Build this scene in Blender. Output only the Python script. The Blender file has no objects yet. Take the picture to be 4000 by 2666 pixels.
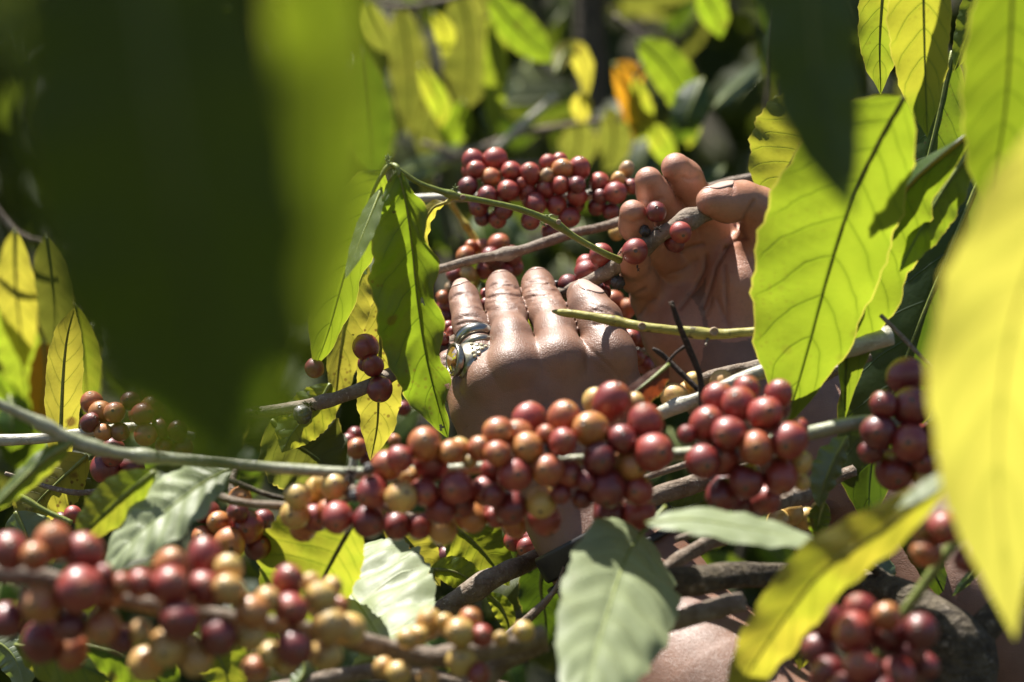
import bpy, math, random
import numpy as np
from mathutils import Vector, Matrix, Quaternion

random.seed(7); np.random.seed(7)
scene = bpy.context.scene
COL = scene.collection

# ------------------------------------------------------------------ camera, world, sun, exposure
CZ = 1.75            # camera height
FD = 1.22            # distance of the sharp plane (m)
cam_d = bpy.data.cameras.new('camera'); cam = bpy.data.objects.new('camera', cam_d); COL.objects.link(cam)
cam.location = (0, 0, CZ); cam.rotation_euler = (math.radians(90), 0, 0)
cam_d.lens = 100; cam_d.sensor_width = 36; cam_d.clip_start = 0.02; cam_d.clip_end = 400
cam_d.dof.use_dof = True; cam_d.dof.focus_distance = FD + 0.012; cam_d.dof.aperture_fstop = 6.0
scene.camera = cam

SUN = Vector((-0.27, 0.20, 0.94)).normalized()      # direction towards the sun
SUN_EL = math.asin(SUN.z); SUN_AZ = math.atan2(SUN.x, SUN.y)
world = bpy.data.worlds.new('World'); scene.world = world; world.use_nodes = True
wn = world.node_tree.nodes; wl_ = world.node_tree.links
sky = wn.new('ShaderNodeTexSky'); sky.sky_type = 'NISHITA'; sky.sun_disc = False
sky.sun_elevation = SUN_EL; sky.sun_rotation = SUN_AZ
wn['Background'].inputs[1].default_value = 0.05
wl_.new(sky.outputs[0], wn['Background'].inputs[0])
sun_d = bpy.data.lights.new('sun', 'SUN'); sun_d.energy = 5.0; sun_d.angle = math.radians(0.55)
sun_d.color = (1.0, 0.955, 0.88)
sun = bpy.data.objects.new('sun', sun_d); COL.objects.link(sun)
sun.rotation_euler = SUN.to_track_quat('Z', 'Y').to_euler()
vs = scene.view_settings
vs.view_transform = 'Standard'; vs.look = 'None'; vs.gamma = 1.0; vs.use_curve_mapping = False
vs.exposure = 1.22
scene.render.engine = 'CYCLES'
cy = scene.cycles
cy.use_denoising = True
cy.max_bounces = 8; cy.diffuse_bounces = 3; cy.glossy_bounces = 3; cy.transmission_bounces = 6
cy.sample_clamp_indirect = 6.0; cy.sample_clamp_direct = 0.0; cy.caustics_reflective = False; cy.caustics_refractive = False

# ------------------------------------------------------------------ helpers
PX = 0.36 / 4000.0
def P(x, y, dz=0.0):
    d = FD + dz / 1000.0
    s = d * PX
    return Vector(((x - 2000) * s, d, CZ - (y - 1333) * s))
def pxm(r, dz=0.0):                        # picture pixels -> metres at that depth
    return r * (FD + dz / 1000.0) * PX

def mesh_obj(name, verts, faces, mat, parent=None, base=None, smooth=True, uvs=None):
    v = np.asarray(verts, dtype=np.float64)
    if parent is not None: base = parent_base(parent)
    if base is None: base = Vector((0, 0, 0))
    v = v - np.array(base)
    me = bpy.data.meshes.new(name)
    me.from_pydata([tuple(q) for q in v], [], [tuple(f) for f in faces])
    if mat: me.materials.append(mat)
    if smooth: me.polygons.foreach_set('use_smooth', [True] * len(me.polygons))
    if uvs is not None:
        lay = me.uv_layers.new(name='UVMap')
        li = np.empty(len(me.loops), dtype=np.int32); me.loops.foreach_get('vertex_index', li)
        lay.data.foreach_set('uv', np.asarray(uvs, dtype=np.float32)[li].ravel())
    me.update()
    o = bpy.data.objects.new(name, me); COL.objects.link(o)
    if parent is not None: o.parent = parent
    else: o.location = base
    return o
_BASE = {}
def parent_base(o):
    b = Vector((0, 0, 0))
    while o is not None:
        b += Vector(o.location); o = o.parent
    return b
def tag(o, label=None, cat=None, group=None, kind=None):
    if label: o['label'] = label
    if cat: o['category'] = cat
    if group: o['group'] = group
    if kind: o['kind'] = kind
    return o
def thing(name, loc, label, cat, group=None):
    o = bpy.data.objects.new(name, None); COL.objects.link(o); o.location = loc
    o.empty_display_size = 0.02
    return tag(o, label, cat, group)

def catmull(pts, n, closed=False):
    pts = np.asarray(pts, float); m = len(pts)
    if m == 2:
        t = np.linspace(0, 1, n)[:, None]; return pts[0] * (1 - t) + pts[1] * t
    ext = np.vstack([2 * pts[0] - pts[1], pts, 2 * pts[-1] - pts[-2]])
    t = np.linspace(0, m - 1 - 1e-9, n); i = np.floor(t).astype(int); f = (t - i)[:, None]
    p0, p1, p2, p3 = ext[i], ext[i + 1], ext[i + 2], ext[i + 3]
    return 0.5 * ((2 * p1) + (-p0 + p2) * f + (2 * p0 - 5 * p1 + 4 * p2 - p3) * f * f + (-p0 + 3 * p1 - 3 * p2 + p3) * f ** 3)

def tube_data(pts, radii, n=None, sides=12, rough=0.06, nodes=(), seed=0, cap=True):
    """pts: world points, radii in metres. nodes: (t, gain) swellings."""
    rs = np.random.RandomState(seed)
    pts = np.asarray([tuple(p) for p in pts], float); radii = np.asarray(radii, float)
    if radii.ndim == 0 or len(radii) == 1: radii = np.full(len(pts), float(radii.ravel()[0]))
    seglen = np.linalg.norm(np.diff(pts, axis=0), axis=1).sum()
    if n is None: n = int(np.clip(seglen / max(radii.mean() * 0.7, 1e-4), 10, 160))
    c = catmull(pts, n); r = catmull(radii[:, None], n)[:, 0]
    t = np.linspace(0, 1, n)
    for (tn, g) in nodes:
        r = r * (1 + g * np.exp(-((t - tn) * seglen / (2.2 * r.mean())) ** 2))
    T = np.gradient(c, axis=0); T /= np.linalg.norm(T, axis=1)[:, None] + 1e-12
    up = np.array([0.13, 0.21, 0.97]); 
    if abs(T[0] @ up) > 0.9: up = np.array([0.97, 0.2, 0.1])
    U = np.empty_like(T); u = up - T[0] * (up @ T[0]); u /= np.linalg.norm(u)
    for i in range(n):
        u = u - T[i] * (u @ T[i]); u /= np.linalg.norm(u); U[i] = u
    V = np.cross(T, U)
    ang = np.linspace(0, 2 * np.pi, sides, endpoint=False)
    ph = rs.rand(6) * 6.28
    A, TT = np.meshgrid(ang, t * seglen / max(r.mean(), 1e-5))
    disp = 1 + rough * (np.sin(A * 2 + TT * 0.31 + ph[0]) * 0.5 + np.sin(A * 3 - TT * 0.73 + ph[1]) * 0.35
                        + np.sin(TT * 0.47 + ph[2]) * 0.6 + np.sin(A + TT * 1.37 + ph[3]) * 0.35) + rough * 0.5 * (rs.rand(n, sides) - 0.5)
    R = r[:, None] * disp
    vv = c[:, None, :] + (np.cos(ang)[None, :, None] * U[:, None, :] + np.sin(ang)[None, :, None] * V[:, None, :]) * R[:, :, None]
    verts = vv.reshape(-1, 3)
    faces = []
    for i in range(n - 1):
        for j in range(sides):
            j2 = (j + 1) % sides
            faces.append((i * sides + j, i * sides + j2, (i + 1) * sides + j2, (i + 1) * sides + j))
    if cap:
        k = len(verts); verts = np.vstack([verts, c[0] - T[0] * r[0] * 0.3, c[-1] + T[-1] * r[-1] * 0.3])
        for j in range(sides):
            faces.append((k, (j + 1) % sides, j)); faces.append((k + 1, (n - 1) * sides + j, (n - 1) * sides + (j + 1) % sides))
    return verts, faces
def tube(name, pts, radii, mat, parent, **kw):
    v, f = tube_data(pts, radii, **kw)
    return mesh_obj(name, v, f, mat, parent)
def ptube(name, pl, mat, parent, **kw):
    """pl: list of (x, y, dz, r_px)"""
    return tube(name, [P(*q[:3]) for q in pl], [pxm(q[3], q[2]) for q in pl], mat, parent, **kw)

# ------------------------------------------------------------------ materials
def newmat(name):
    m = bpy.data.materials.new(name); m.use_nodes = True
    nt = m.node_tree; b = nt.nodes['Principled BSDF']
    return m, nt, nt.nodes, nt.links, b
def N(nodes, t, **kw):
    n = nodes.new(t)
    for k, v in kw.items(): setattr(n, k, v)
    return n
def math_(nt, op, a, b=None, clamp=False):
    n = nt.nodes.new('ShaderNodeMath'); n.operation = op; n.use_clamp = clamp
    for i, x in enumerate((a, b)):
        if x is None: continue
        if isinstance(x, (int, float)): n.inputs[i].default_value = x
        else: nt.links.new(x, n.inputs[i])
    return n.outputs[0]
def mixc(nt, fac, a, b, mode='MIX'):
    n = nt.nodes.new('ShaderNodeMix'); n.data_type = 'RGBA'; n.blend_type = mode
    for s, x in ((n.inputs[0], fac), (n.inputs[6], a), (n.inputs[7], b)):
        if isinstance(x, (int, float)): s.default_value = x
        elif isinstance(x, tuple): s.default_value = (*x, 1) if len(x) == 3 else x
        else: nt.links.new(x, s)
    return n.outputs[2]
def noise(nt, scale, detail=3, rough=0.55, vec=None):
    n = nt.nodes.new('ShaderNodeTexNoise'); n.inputs['Scale'].default_value = scale
    n.inputs['Detail'].default_value = detail; n.inputs['Roughness'].default_value = rough
    if vec is not None: nt.links.new(vec, n.inputs['Vector'])
    return n.outputs['Fac']
def ramp(nt, x, lo, hi):
    n = nt.nodes.new('ShaderNodeMapRange'); n.interpolation_type = 'SMOOTHSTEP'
    n.inputs[1].default_value = lo; n.inputs[2].default_value = hi
    nt.links.new(x, n.inputs[0]); return n.outputs[0]
def bump(nt, h, strength, dist):
    n = nt.nodes.new('ShaderNodeBump'); n.inputs['Strength'].default_value = strength; n.inputs['Distance'].default_value = dist
    nt.links.new(h, n.inputs['Height']); return n.outputs[0]
def objcoord(nt):
    return nt.nodes.new('ShaderNodeTexCoord').outputs['Object']

def leafmat(name, refl, trans, nv=9.0, spots=0.0, rough=0.42, fac=0.55, spec=0.5, mottle=0.35, blotch=(0.16, 0.07, 0.02), yellow=None, vs_=1.0):
    m, nt, nd, lk, b = newmat(name)
    tc = nd.new('ShaderNodeTexCoord')
    sp = nd.new('ShaderNodeSeparateXYZ'); lk.new(tc.outputs['UV'], sp.inputs[0])
    u, v = sp.outputs[0], sp.outputs[1]
    a = math_(nt, 'MULTIPLY', math_(nt, 'ABSOLUTE', math_(nt, 'SUBTRACT', v, 0.5)), 2.0)
    oi = nd.new('ShaderNodeObjectInfo')
    s = math_(nt, 'SUBTRACT', math_(nt, 'MULTIPLY', u, nv), math_(nt, 'MULTIPLY', math_(nt, 'POWER', a, 1.35), 1.5))
    # a little irregularity so that the side veins are not ruled lines
    wob = noise(nt, 45, 2, 0.5, tc.outputs['Object'])
    s = math_(nt, 'ADD', s, math_(nt, 'MULTIPLY', math_(nt, 'SUBTRACT', wob, 0.5), 0.35))
    tri = math_(nt, 'MULTIPLY', math_(nt, 'ABSOLUTE', math_(nt, 'SUBTRACT', math_(nt, 'FRACT', s), 0.5)), 2.0)
    vein = math_(nt, 'MULTIPLY', ramp(nt, tri, 0.90, 0.995), math_(nt, 'SUBTRACT', 1.0, ramp(nt, a, 0.72, 0.98)))
    soft = ramp(nt, tri, 0.55, 1.0)
    mid = math_(nt, 'SUBTRACT', 1.0, ramp(nt, a, 0.012, 0.05))
    allv = math_(nt, 'MULTIPLY', math_(nt, 'MAXIMUM', math_(nt, 'MULTIPLY', vein, 0.7), mid), vs_)
    n1 = noise(nt, 38, 4, 0.6, tc.outputs['Object'])
    n2 = noise(nt, 260, 3, 0.6, tc.outputs['Object'])
    mot = ramp(nt, n1, 0.32, 0.68)
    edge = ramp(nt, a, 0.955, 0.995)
    tcol = mixc(nt, math_(nt, 'MULTIPLY', mot, mottle), trans, tuple(min(1, c * k) for c, k in zip(trans, (0.55, 0.72, 0.6))))
    if yellow is not None:
        n3 = noise(nt, 22, 3, 0.5, tc.outputs['Object'])
        tcol = mixc(nt, ramp(nt, n3, 0.42, 0.62), tcol, yellow)
    tcol = mixc(nt, math_(nt, 'MULTIPLY', soft, 0.22), tcol, (trans[0] * 0.45, trans[1] * 0.55, trans[2] * 0.4))
    tcol = mixc(nt, math_(nt, 'MULTIPLY', allv, 0.75), tcol, (trans[0] * 0.30, trans[1] * 0.36, trans[2] * 0.2))
    tcol = mixc(nt, math_(nt, 'MULTIPLY', n2, 0.18), tcol, (trans[0] * 0.5, trans[1] * 0.6, trans[2] * 0.4))
    rcol = mixc(nt, math_(nt, 'MULTIPLY', mot, mottle), refl, tuple(c * 0.62 for c in refl))
    rcol = mixc(nt, math_(nt, 'MULTIPLY', allv, 0.55), rcol, tuple(min(1, c * 1.7 + 0.03) for c in refl))
    tcol = mixc(nt, math_(nt, 'MULTIPLY', edge, 0.7), tcol, (0.72, 0.60, 0.10))  # yellow margin puts the rim-lit glow of leaf edges into the colour
    if spots > 0:
        vo = nd.new('ShaderNodeTexVoronoi'); vo.inputs['Scale'].default_value = 330; lk.new(tc.outputs['Object'], vo.inputs['Vector'])
        patch = ramp(nt, noise(nt, 30, 2, 0.5, tc.outputs['Object']), 0.5, 0.68)
        dots = math_(nt, 'MULTIPLY', math_(nt, 'SUBTRACT', 1.0, ramp(nt, vo.outputs['Distance'], 0.16, 0.34)), patch)
        vo2 = nd.new('ShaderNodeTexVoronoi'); vo2.inputs['Scale'].default_value = 42; lk.new(tc.outputs['Object'], vo2.inputs['Vector'])
        big = math_(nt, 'SUBTRACT', 1.0, ramp(nt, math_(nt, 'ADD', vo2.outputs['Distance'], math_(nt, 'MULTIPLY', n2, 0.12)), 0.13, 0.2))
        sm = math_(nt, 'MULTIPLY', math_(nt, 'MAXIMUM', dots, big), spots, True)
        tcol = mixc(nt, sm, tcol, blotch); rcol = mixc(nt, sm, rcol, tuple(c * 0.8 for c in blotch))
    lk.new(rcol, b.inputs['Base Color'])
    b.inputs['Specular IOR Level'].default_value = spec
    rr = nd.new('ShaderNodeMapRange'); rr.inputs[3].default_value = rough - 0.08; rr.inputs[4].default_value = rough + 0.14
    lk.new(n2, rr.inputs[0]); lk.new(rr.outputs[0], b.inputs['Roughness'])
    h = math_(nt, 'ADD', math_(nt, 'MULTIPLY', vein, -1.0), math_(nt, 'MULTIPLY', noise(nt, 420, 2, 0.5, tc.outputs['Object']), 0.5))
    nrm = bump(nt, h, 0.35, 0.0006)
    lk.new(nrm, b.inputs['Normal'])
    tr = nd.new('ShaderNodeBsdfTranslucent'); lk.new(tcol, tr.inputs['Color']); lk.new(nrm, tr.inputs['Normal'])
    mx = nd.new('ShaderNodeMixShader'); mx.inputs[0].default_value = fac
    lk.new(b.outputs[0], mx.inputs[1]); lk.new(tr.outputs[0], mx.inputs[2])
    lk.new(mx.outputs[0], nd['Material Output'].inputs['Surface'])
    return m

M = {}
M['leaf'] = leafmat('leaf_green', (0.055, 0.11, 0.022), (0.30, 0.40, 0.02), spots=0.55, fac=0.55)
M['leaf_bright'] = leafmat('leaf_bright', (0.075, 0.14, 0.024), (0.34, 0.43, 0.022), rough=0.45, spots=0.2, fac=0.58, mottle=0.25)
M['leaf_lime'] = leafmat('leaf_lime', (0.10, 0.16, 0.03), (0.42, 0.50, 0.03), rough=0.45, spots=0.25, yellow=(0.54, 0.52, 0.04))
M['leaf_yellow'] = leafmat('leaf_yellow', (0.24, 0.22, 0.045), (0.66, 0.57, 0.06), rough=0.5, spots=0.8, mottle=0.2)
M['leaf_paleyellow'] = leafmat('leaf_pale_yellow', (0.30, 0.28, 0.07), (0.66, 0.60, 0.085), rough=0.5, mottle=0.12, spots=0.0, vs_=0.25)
M['leaf_shade'] = leafmat('leaf_shade', (0.042, 0.050, 0.010), (0.20, 0.30, 0.012), rough=0.6, spec=0.25, fac=0.42)  # darkened leaf colour that carries part of the shade on the foreground leaf
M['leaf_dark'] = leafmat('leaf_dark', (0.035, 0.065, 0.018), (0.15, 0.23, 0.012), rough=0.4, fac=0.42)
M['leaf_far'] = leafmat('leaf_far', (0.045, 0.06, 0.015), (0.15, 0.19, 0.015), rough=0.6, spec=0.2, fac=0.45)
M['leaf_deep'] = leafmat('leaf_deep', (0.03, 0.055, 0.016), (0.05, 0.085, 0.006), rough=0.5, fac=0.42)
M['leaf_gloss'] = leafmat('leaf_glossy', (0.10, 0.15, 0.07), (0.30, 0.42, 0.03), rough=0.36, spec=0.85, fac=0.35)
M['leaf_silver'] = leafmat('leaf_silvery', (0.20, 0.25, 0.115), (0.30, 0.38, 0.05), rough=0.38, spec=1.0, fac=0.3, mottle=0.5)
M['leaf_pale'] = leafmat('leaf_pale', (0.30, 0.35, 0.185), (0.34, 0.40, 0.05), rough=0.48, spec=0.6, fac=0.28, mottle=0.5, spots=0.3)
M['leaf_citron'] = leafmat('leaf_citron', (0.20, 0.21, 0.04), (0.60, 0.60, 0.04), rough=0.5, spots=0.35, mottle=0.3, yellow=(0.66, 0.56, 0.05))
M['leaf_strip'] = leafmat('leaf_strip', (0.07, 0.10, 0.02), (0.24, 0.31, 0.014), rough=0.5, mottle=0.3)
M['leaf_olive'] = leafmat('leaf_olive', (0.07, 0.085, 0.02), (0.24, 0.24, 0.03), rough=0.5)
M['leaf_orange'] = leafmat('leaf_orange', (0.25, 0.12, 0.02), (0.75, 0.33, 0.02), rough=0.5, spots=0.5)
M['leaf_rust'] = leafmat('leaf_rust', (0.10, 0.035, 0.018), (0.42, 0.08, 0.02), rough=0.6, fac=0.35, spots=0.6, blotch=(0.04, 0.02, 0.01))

def barkmat(name, c1, c2, c3, bscale=500, rough=0.75, bd=0.0012, spec=0.3):
    m, nt, nd, lk, b = newmat(name)
    oc = objcoord(nt)
    n1 = noise(nt, 110, 5, 0.65, oc); n2 = noise(nt, bscale, 4, 0.65, oc)
    mp = nd.new('ShaderNodeMapping'); mp.inputs['Scale'].default_value = (60, 400, 400); lk.new(oc, mp.inputs[0])
    n3 = noise(nt, 1.0, 3, 0.6, mp.outputs[0])
    c = mixc(nt, ramp(nt, n1, 0.35, 0.65), c1, c2)
    c = mixc(nt, ramp(nt, n2, 0.55, 0.72), c, c3)
    c = mixc(nt, math_(nt, 'MULTIPLY', ramp(nt, n3, 0.5, 0.75), 0.5), c, tuple(x * 0.5 for x in c1))
    lk.new(c, b.inputs['Base Color']); b.inputs['Roughness'].default_value = rough
    b.inputs['Specular IOR Level'].default_value = spec
    h = math_(nt, 'ADD', n2, math_(nt, 'MULTIPLY', n3, 0.8))
    lk.new(bump(nt, h, 0.8, bd), b.inputs['Normal'])
    return m
M['bark'] = barkmat('bark_grey', (0.16, 0.115, 0.08), (0.27, 0.22, 0.17), (0.40, 0.35, 0.29))
M['bark_pale'] = barkmat('bark_pale', (0.36, 0.34, 0.25), (0.50, 0.48, 0.38), (0.62, 0.60, 0.52), bd=0.0006, rough=0.38, spec=0.5)
M['bark_dark'] = barkmat('bark_dark', (0.045, 0.034, 0.022), (0.12, 0.095, 0.06), (0.24, 0.2, 0.15), bscale=240, bd=0.004)
M['twig_dark'] = barkmat('twig_dark', (0.022, 0.016, 0.012), (0.05, 0.035, 0.025), (0.12, 0.09, 0.07), bd=0.0005)
M['stem_green'] = barkmat('stem_green', (0.15, 0.19, 0.035), (0.22, 0.25, 0.05), (0.30, 0.28, 0.10), rough=0.45, bd=0.0003, spec=0.5)
M['stem_pale'] = barkmat('stem_pale', (0.22, 0.24, 0.13), (0.34, 0.35, 0.22), (0.52, 0.52, 0.42), rough=0.4, bd=0.0005, spec=0.7)
M['stem_pruned'] = barkmat('stem_pruned', (0.28, 0.25, 0.05), (0.36, 0.33, 0.09), (0.05, 0.03, 0.02), bscale=160, rough=0.5, bd=0.0005)
M['petiole_yellow'] = barkmat('petiole_yellow', (0.40, 0.33, 0.06), (0.46, 0.40, 0.10), (0.25, 0.15, 0.06), rough=0.5, bd=0.0003)
M['scar'] = barkmat('scar', (0.40, 0.30, 0.20), (0.30, 0.2, 0.12), (0.5, 0.4, 0.3), bd=0.0005)

def berrymat(name, c_a, c_b, c_tip, rough=0.41, sss=0.0, gloss=0.7):
    m, nt, nd, lk, b = newmat(name)
    oc = objcoord(nt)
    sp = nd.new('ShaderNodeSeparateXYZ'); lk.new(oc, sp.inputs[0])
    oi = nd.new('ShaderNodeObjectInfo')
    va = nd.new('ShaderNodeVectorMath'); va.operation = 'ADD'; lk.new(oc, va.inputs[0])
    cb = nd.new('ShaderNodeCombineXYZ'); lk.new(math_(nt, 'MULTIPLY', oi.outputs['Random'], 37.0), cb.inputs[0]); lk.new(cb.outputs[0], va.inputs[1])
    n1 = noise(nt, 0.9, 3, 0.5, va.outputs[0]); n2 = noise(nt, 14, 3, 0.6, va.outputs[0]); n3 = noise(nt, 45, 2, 0.6, va.outputs[0])
    shift = math_(nt, 'ADD', n1, math_(nt, 'MULTIPLY', math_(nt, 'SUBTRACT', oi.outputs['Random'], 0.5), 0.35))
    c = mixc(nt, ramp(nt, shift, 0.38, 0.66), c_a, c_b)
    c = mixc(nt, math_(nt, 'MULTIPLY', ramp(nt, n2, 0.5, 0.75), 0.22), c, tuple(min(1, x * 1.5 + 0.02) for x in c_a))
    # scuffs and lenticels
    c = mixc(nt, math_(nt, 'MULTIPLY', ramp(nt, n3, 0.70, 0.78), 0.18), c, (0.42, 0.28, 0.18))
    rad = math_(nt, 'SQRT', math_(nt, 'ADD', math_(nt, 'MULTIPLY', sp.outputs[0], sp.outputs[0]), math_(nt, 'MULTIPLY', sp.outputs[1], sp.outputs[1])))
    top = math_(nt, 'GREATER_THAN', sp.outputs[2], 0.0)
    halo = math_(nt, 'MULTIPLY', math_(nt, 'SUBTRACT', 1.0, ramp(nt, rad, 0.16, 0.62)), top)
    c = mixc(nt, math_(nt, 'MULTIPLY', halo, 0.4), c, c_tip)
    dot = math_(nt, 'MULTIPLY', math_(nt, 'SUBTRACT', 1.0, ramp(nt, rad, 0.11, 0.19)), top)
    c = mixc(nt, math_(nt, 'MULTIPLY', dot, 0.85), c, (0.07, 0.045, 0.025))
    lk.new(c, b.inputs['Base Color'])
    rr = nd.new('ShaderNodeMapRange'); rr.inputs[3].default_value = rough - 0.06; rr.inputs[4].default_value = rough + 0.16
    lk.new(n2, rr.inputs[0]); lk.new(rr.outputs[0], b.inputs['Roughness'])
    b.inputs['Specular IOR Level'].default_value = gloss
    b.inputs['Coat Weight'].default_value = 0.4; b.inputs['Coat Roughness'].default_value = 0.2; b.inputs['Sheen Weight'].default_value = 0.0; b.inputs['Sheen Roughness'].default_value = 0.5; b.inputs['Sheen Tint'].default_value = (1, 0.85, 0.75, 1)
    b.inputs['Subsurface Weight'].default_value = sss; b.inputs['Subsurface Radius'].default_value = (0.5, 0.14, 0.06); b.inputs['Subsurface Scale'].default_value = 0.004
    lk.new(bump(nt, math_(nt, 'ADD', n2, math_(nt, 'MULTIPLY', n3, 0.4)), 0.3, 0.0004), b.inputs['Normal'])
    return m
BM = {
 'r': berrymat('berry_red', (0.30, 0.040, 0.024), (0.21, 0.022, 0.016), (0.46, 0.18, 0.06)),
 'd': berrymat('berry_dark_red', (0.18, 0.016, 0.012), (0.115, 0.009, 0.008), (0.32, 0.07, 0.03)),
 'o': berrymat('berry_orange', (0.44, 0.17, 0.040), (0.34, 0.075, 0.024), (0.58, 0.32, 0.09)),
 'y': berrymat('berry_yellow', (0.56, 0.38, 0.10), (0.50, 0.27, 0.08), (0.58, 0.42, 0.14)),
 't': berrymat('berry_tan', (0.42, 0.27, 0.12), (0.30, 0.17, 0.08), (0.3, 0.2, 0.1), rough=0.5),
 'b': berrymat('berry_black', (0.018, 0.014, 0.012), (0.03, 0.022, 0.017), (0.05, 0.04, 0.03), rough=0.55),
}

def skinmat():
    m, nt, nd, lk, b = newmat('skin')
    oc = objcoord(nt)
    at = nd.new('ShaderNodeAttribute'); at.attribute_name = 'palm'; at.attribute_type = 'GEOMETRY'
    n1 = noise(nt, 55, 4, 0.6, oc); n2 = noise(nt, 420, 3, 0.6, oc)
    back = mixc(nt, ramp(nt, n1, 0.3, 0.7), (0.175, 0.085, 0.05), (0.25, 0.128, 0.08))
    palm = mixc(nt, ramp(nt, n1, 0.3, 0.7), (0.39, 0.165, 0.095), (0.47, 0.22, 0.135))
    c = mixc(nt, at.outputs['Fac'], back, palm)
    c = mixc(nt, math_(nt, 'MULTIPLY', ramp(nt, n2, 0.5, 0.7), 0.25), c, (0.22, 0.10, 0.06))
    ag = nd.new('ShaderNodeAttribute'); ag.attribute_name = 'crease'; ag.attribute_type = 'GEOMETRY'
    c = mixc(nt, math_(nt, 'MULTIPLY', ag.outputs['Fac'], math_(nt, 'ADD', math_(nt, 'MULTIPLY', at.outputs['Fac'], 0.42), 0.16)), c, (0.13, 0.05, 0.03))
    lk.new(c, b.inputs['Base Color'])
    b.inputs['Roughness'].default_value = 0.48; b.inputs['Specular IOR Level'].default_value = 0.85
    b.inputs['Subsurface Weight'].default_value = 0.12; b.inputs['Subsurface Radius'].default_value = (1.0, 0.3, 0.15); b.inputs['Subsurface Scale'].default_value = 0.003
    # fine net of skin furrows + fine cross wrinkles
    vo = nd.new('ShaderNodeTexVoronoi'); vo.feature = 'DISTANCE_TO_EDGE'; vo.inputs['Scale'].default_value = 1000
    wv = nd.new('ShaderNodeVectorMath'); wv.operation = 'ADD'; lk.new(oc, wv.inputs[0])
    nz = nd.new('ShaderNodeTexNoise'); nz.inputs['Scale'].default_value = 300; lk.new(oc, nz.inputs['Vector'])
    sc = nd.new('ShaderNodeVectorMath'); sc.operation = 'SCALE'; sc.inputs['Scale'].default_value = 0.0012
    lk.new(nz.outputs['Color'], sc.inputs[0]); lk.new(sc.outputs[0], wv.inputs[1]); lk.new(wv.outputs[0], vo.inputs['Vector'])
    cell = ramp(nt, vo.outputs['Distance'], 0.0, 0.16)
    mp = nd.new('ShaderNodeMapping'); mp.inputs['Scale'].default_value = (110, 420, 620); lk.new(wv.outputs[0], mp.inputs[0])
    wr = noise(nt, 1.0, 3, 0.6, mp.outputs[0])
    h = math_(nt, 'ADD', math_(nt, 'MULTIPLY', cell, 0.42), math_(nt, 'MULTIPLY', wr, 1.0))
    lk.new(bump(nt, h, 0.48, 0.0003), b.inputs['Normal'])
    return m
M['skin'] = skinmat()
def simple(name, col, rough=0.5, metal=0.0, spec=0.5, bscale=None, bstr=0.2, bd=0.0003, var=0.25):
    m, nt, nd, lk, b = newmat(name)
    oc = objcoord(nt)
    n = noise(nt, bscale or 300, 4, 0.6, oc)
    lk.new(mixc(nt, math_(nt, 'MULTIPLY', ramp(nt, n, 0.35, 0.7), var), col, tuple(c * 0.35 for c in col)), b.inputs['Base Color'])
    b.inputs['Roughness'].default_value = rough; b.inputs['Metallic'].default_value = metal; b.inputs['Specular IOR Level'].default_value = spec
    lk.new(bump(nt, n, bstr, bd), b.inputs['Normal'])
    return m
M['nail'] = simple('nail', (0.60, 0.42, 0.35), 0.22, bscale=900, bstr=0.05, var=0.12)
M['silver'] = simple('silver', (0.42, 0.39, 0.32), 0.3, 1.0, bscale=700, bstr=0.15, var=0.6)
M['steel'] = simple('steel', (0.36, 0.35, 0.32), 0.26, 1.0, bscale=500, bstr=0.06, var=0.2)
M['pave'] = simple('small_stone', (0.62, 0.56, 0.38), 0.12, 0.0, 1.0, var=0.4)
M['rubber'] = simple('rubber', (0.02, 0.018, 0.018), 0.45, var=0.2)
M['cloth'] = simple('cloth', (0.012, 0.03, 0.032), 0.85, bscale=1500, bstr=0.5)
M['bud'] = simple('bud', (0.20, 0.24, 0.08), 0.5, bscale=600, bstr=0.3)
M['crust'] = simple('crust', (0.05, 0.035, 0.025), 0.8, bscale=900, bstr=0.8, bd=0.001)
def gemmat():
    m, nt, nd, lk, b = newmat('gemstone')
    b.inputs['Base Color'].default_value = (0.42, 0.22, 0.05, 1); b.inputs['Roughness'].default_value = 0.02
    b.inputs['Transmission Weight'].default_value = 0.65; b.inputs['IOR'].default_value = 1.6
    return m
M['gem'] = gemmat()

# ------------------------------------------------------------------ the setting
def hgt(x, y):
    return 0.05 * math.sin(x * 1.3) * math.cos(y * 0.9) + (max(0.0, y - 5.0) * 0.42 if y > 5 else 0.0) + 0.12 * math.sin(x * 0.31 + 1) * math.sin(y * 0.37)
def ground():
    m, nt, nd, lk, b = newmat('soil')
    oc = objcoord(nt)
    n1 = noise(nt, 1.3, 6, 0.65, oc); n2 = noise(nt, 24, 5, 0.7, oc)
    c = mixc(nt, ramp(nt, n1, 0.35, 0.65), (0.045, 0.03, 0.018), (0.03, 0.045, 0.015))
    c = mixc(nt, ramp(nt, n2, 0.5, 0.7), c, (0.09, 0.06, 0.035))
    lk.new(c, b.inputs['Base Color']); b.inputs['Roughness'].default_value = 0.95
    lk.new(bump(nt, n2, 0.8, 0.03), b.inputs['Normal'])
    xs = np.concatenate([np.linspace(-160, -9, 12), np.linspace(-8, 8, 41), np.linspace(9, 160, 12)])
    ys = np.concatenate([np.linspace(-60, -2, 8), np.linspace(-1, 12, 40), np.linspace(13, 160, 16)])
    v = [(x, y, hgt(x, y)) for y in ys for x in xs]; nx = len(xs)
    f = [(j * nx + i, j * nx + i + 1, (j + 1) * nx + i + 1, (j + 1) * nx + i) for j in range(len(ys) - 1) for i in range(nx - 1)]
    tag(mesh_obj('ground', v, f, m), kind='structure')
ground()

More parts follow.
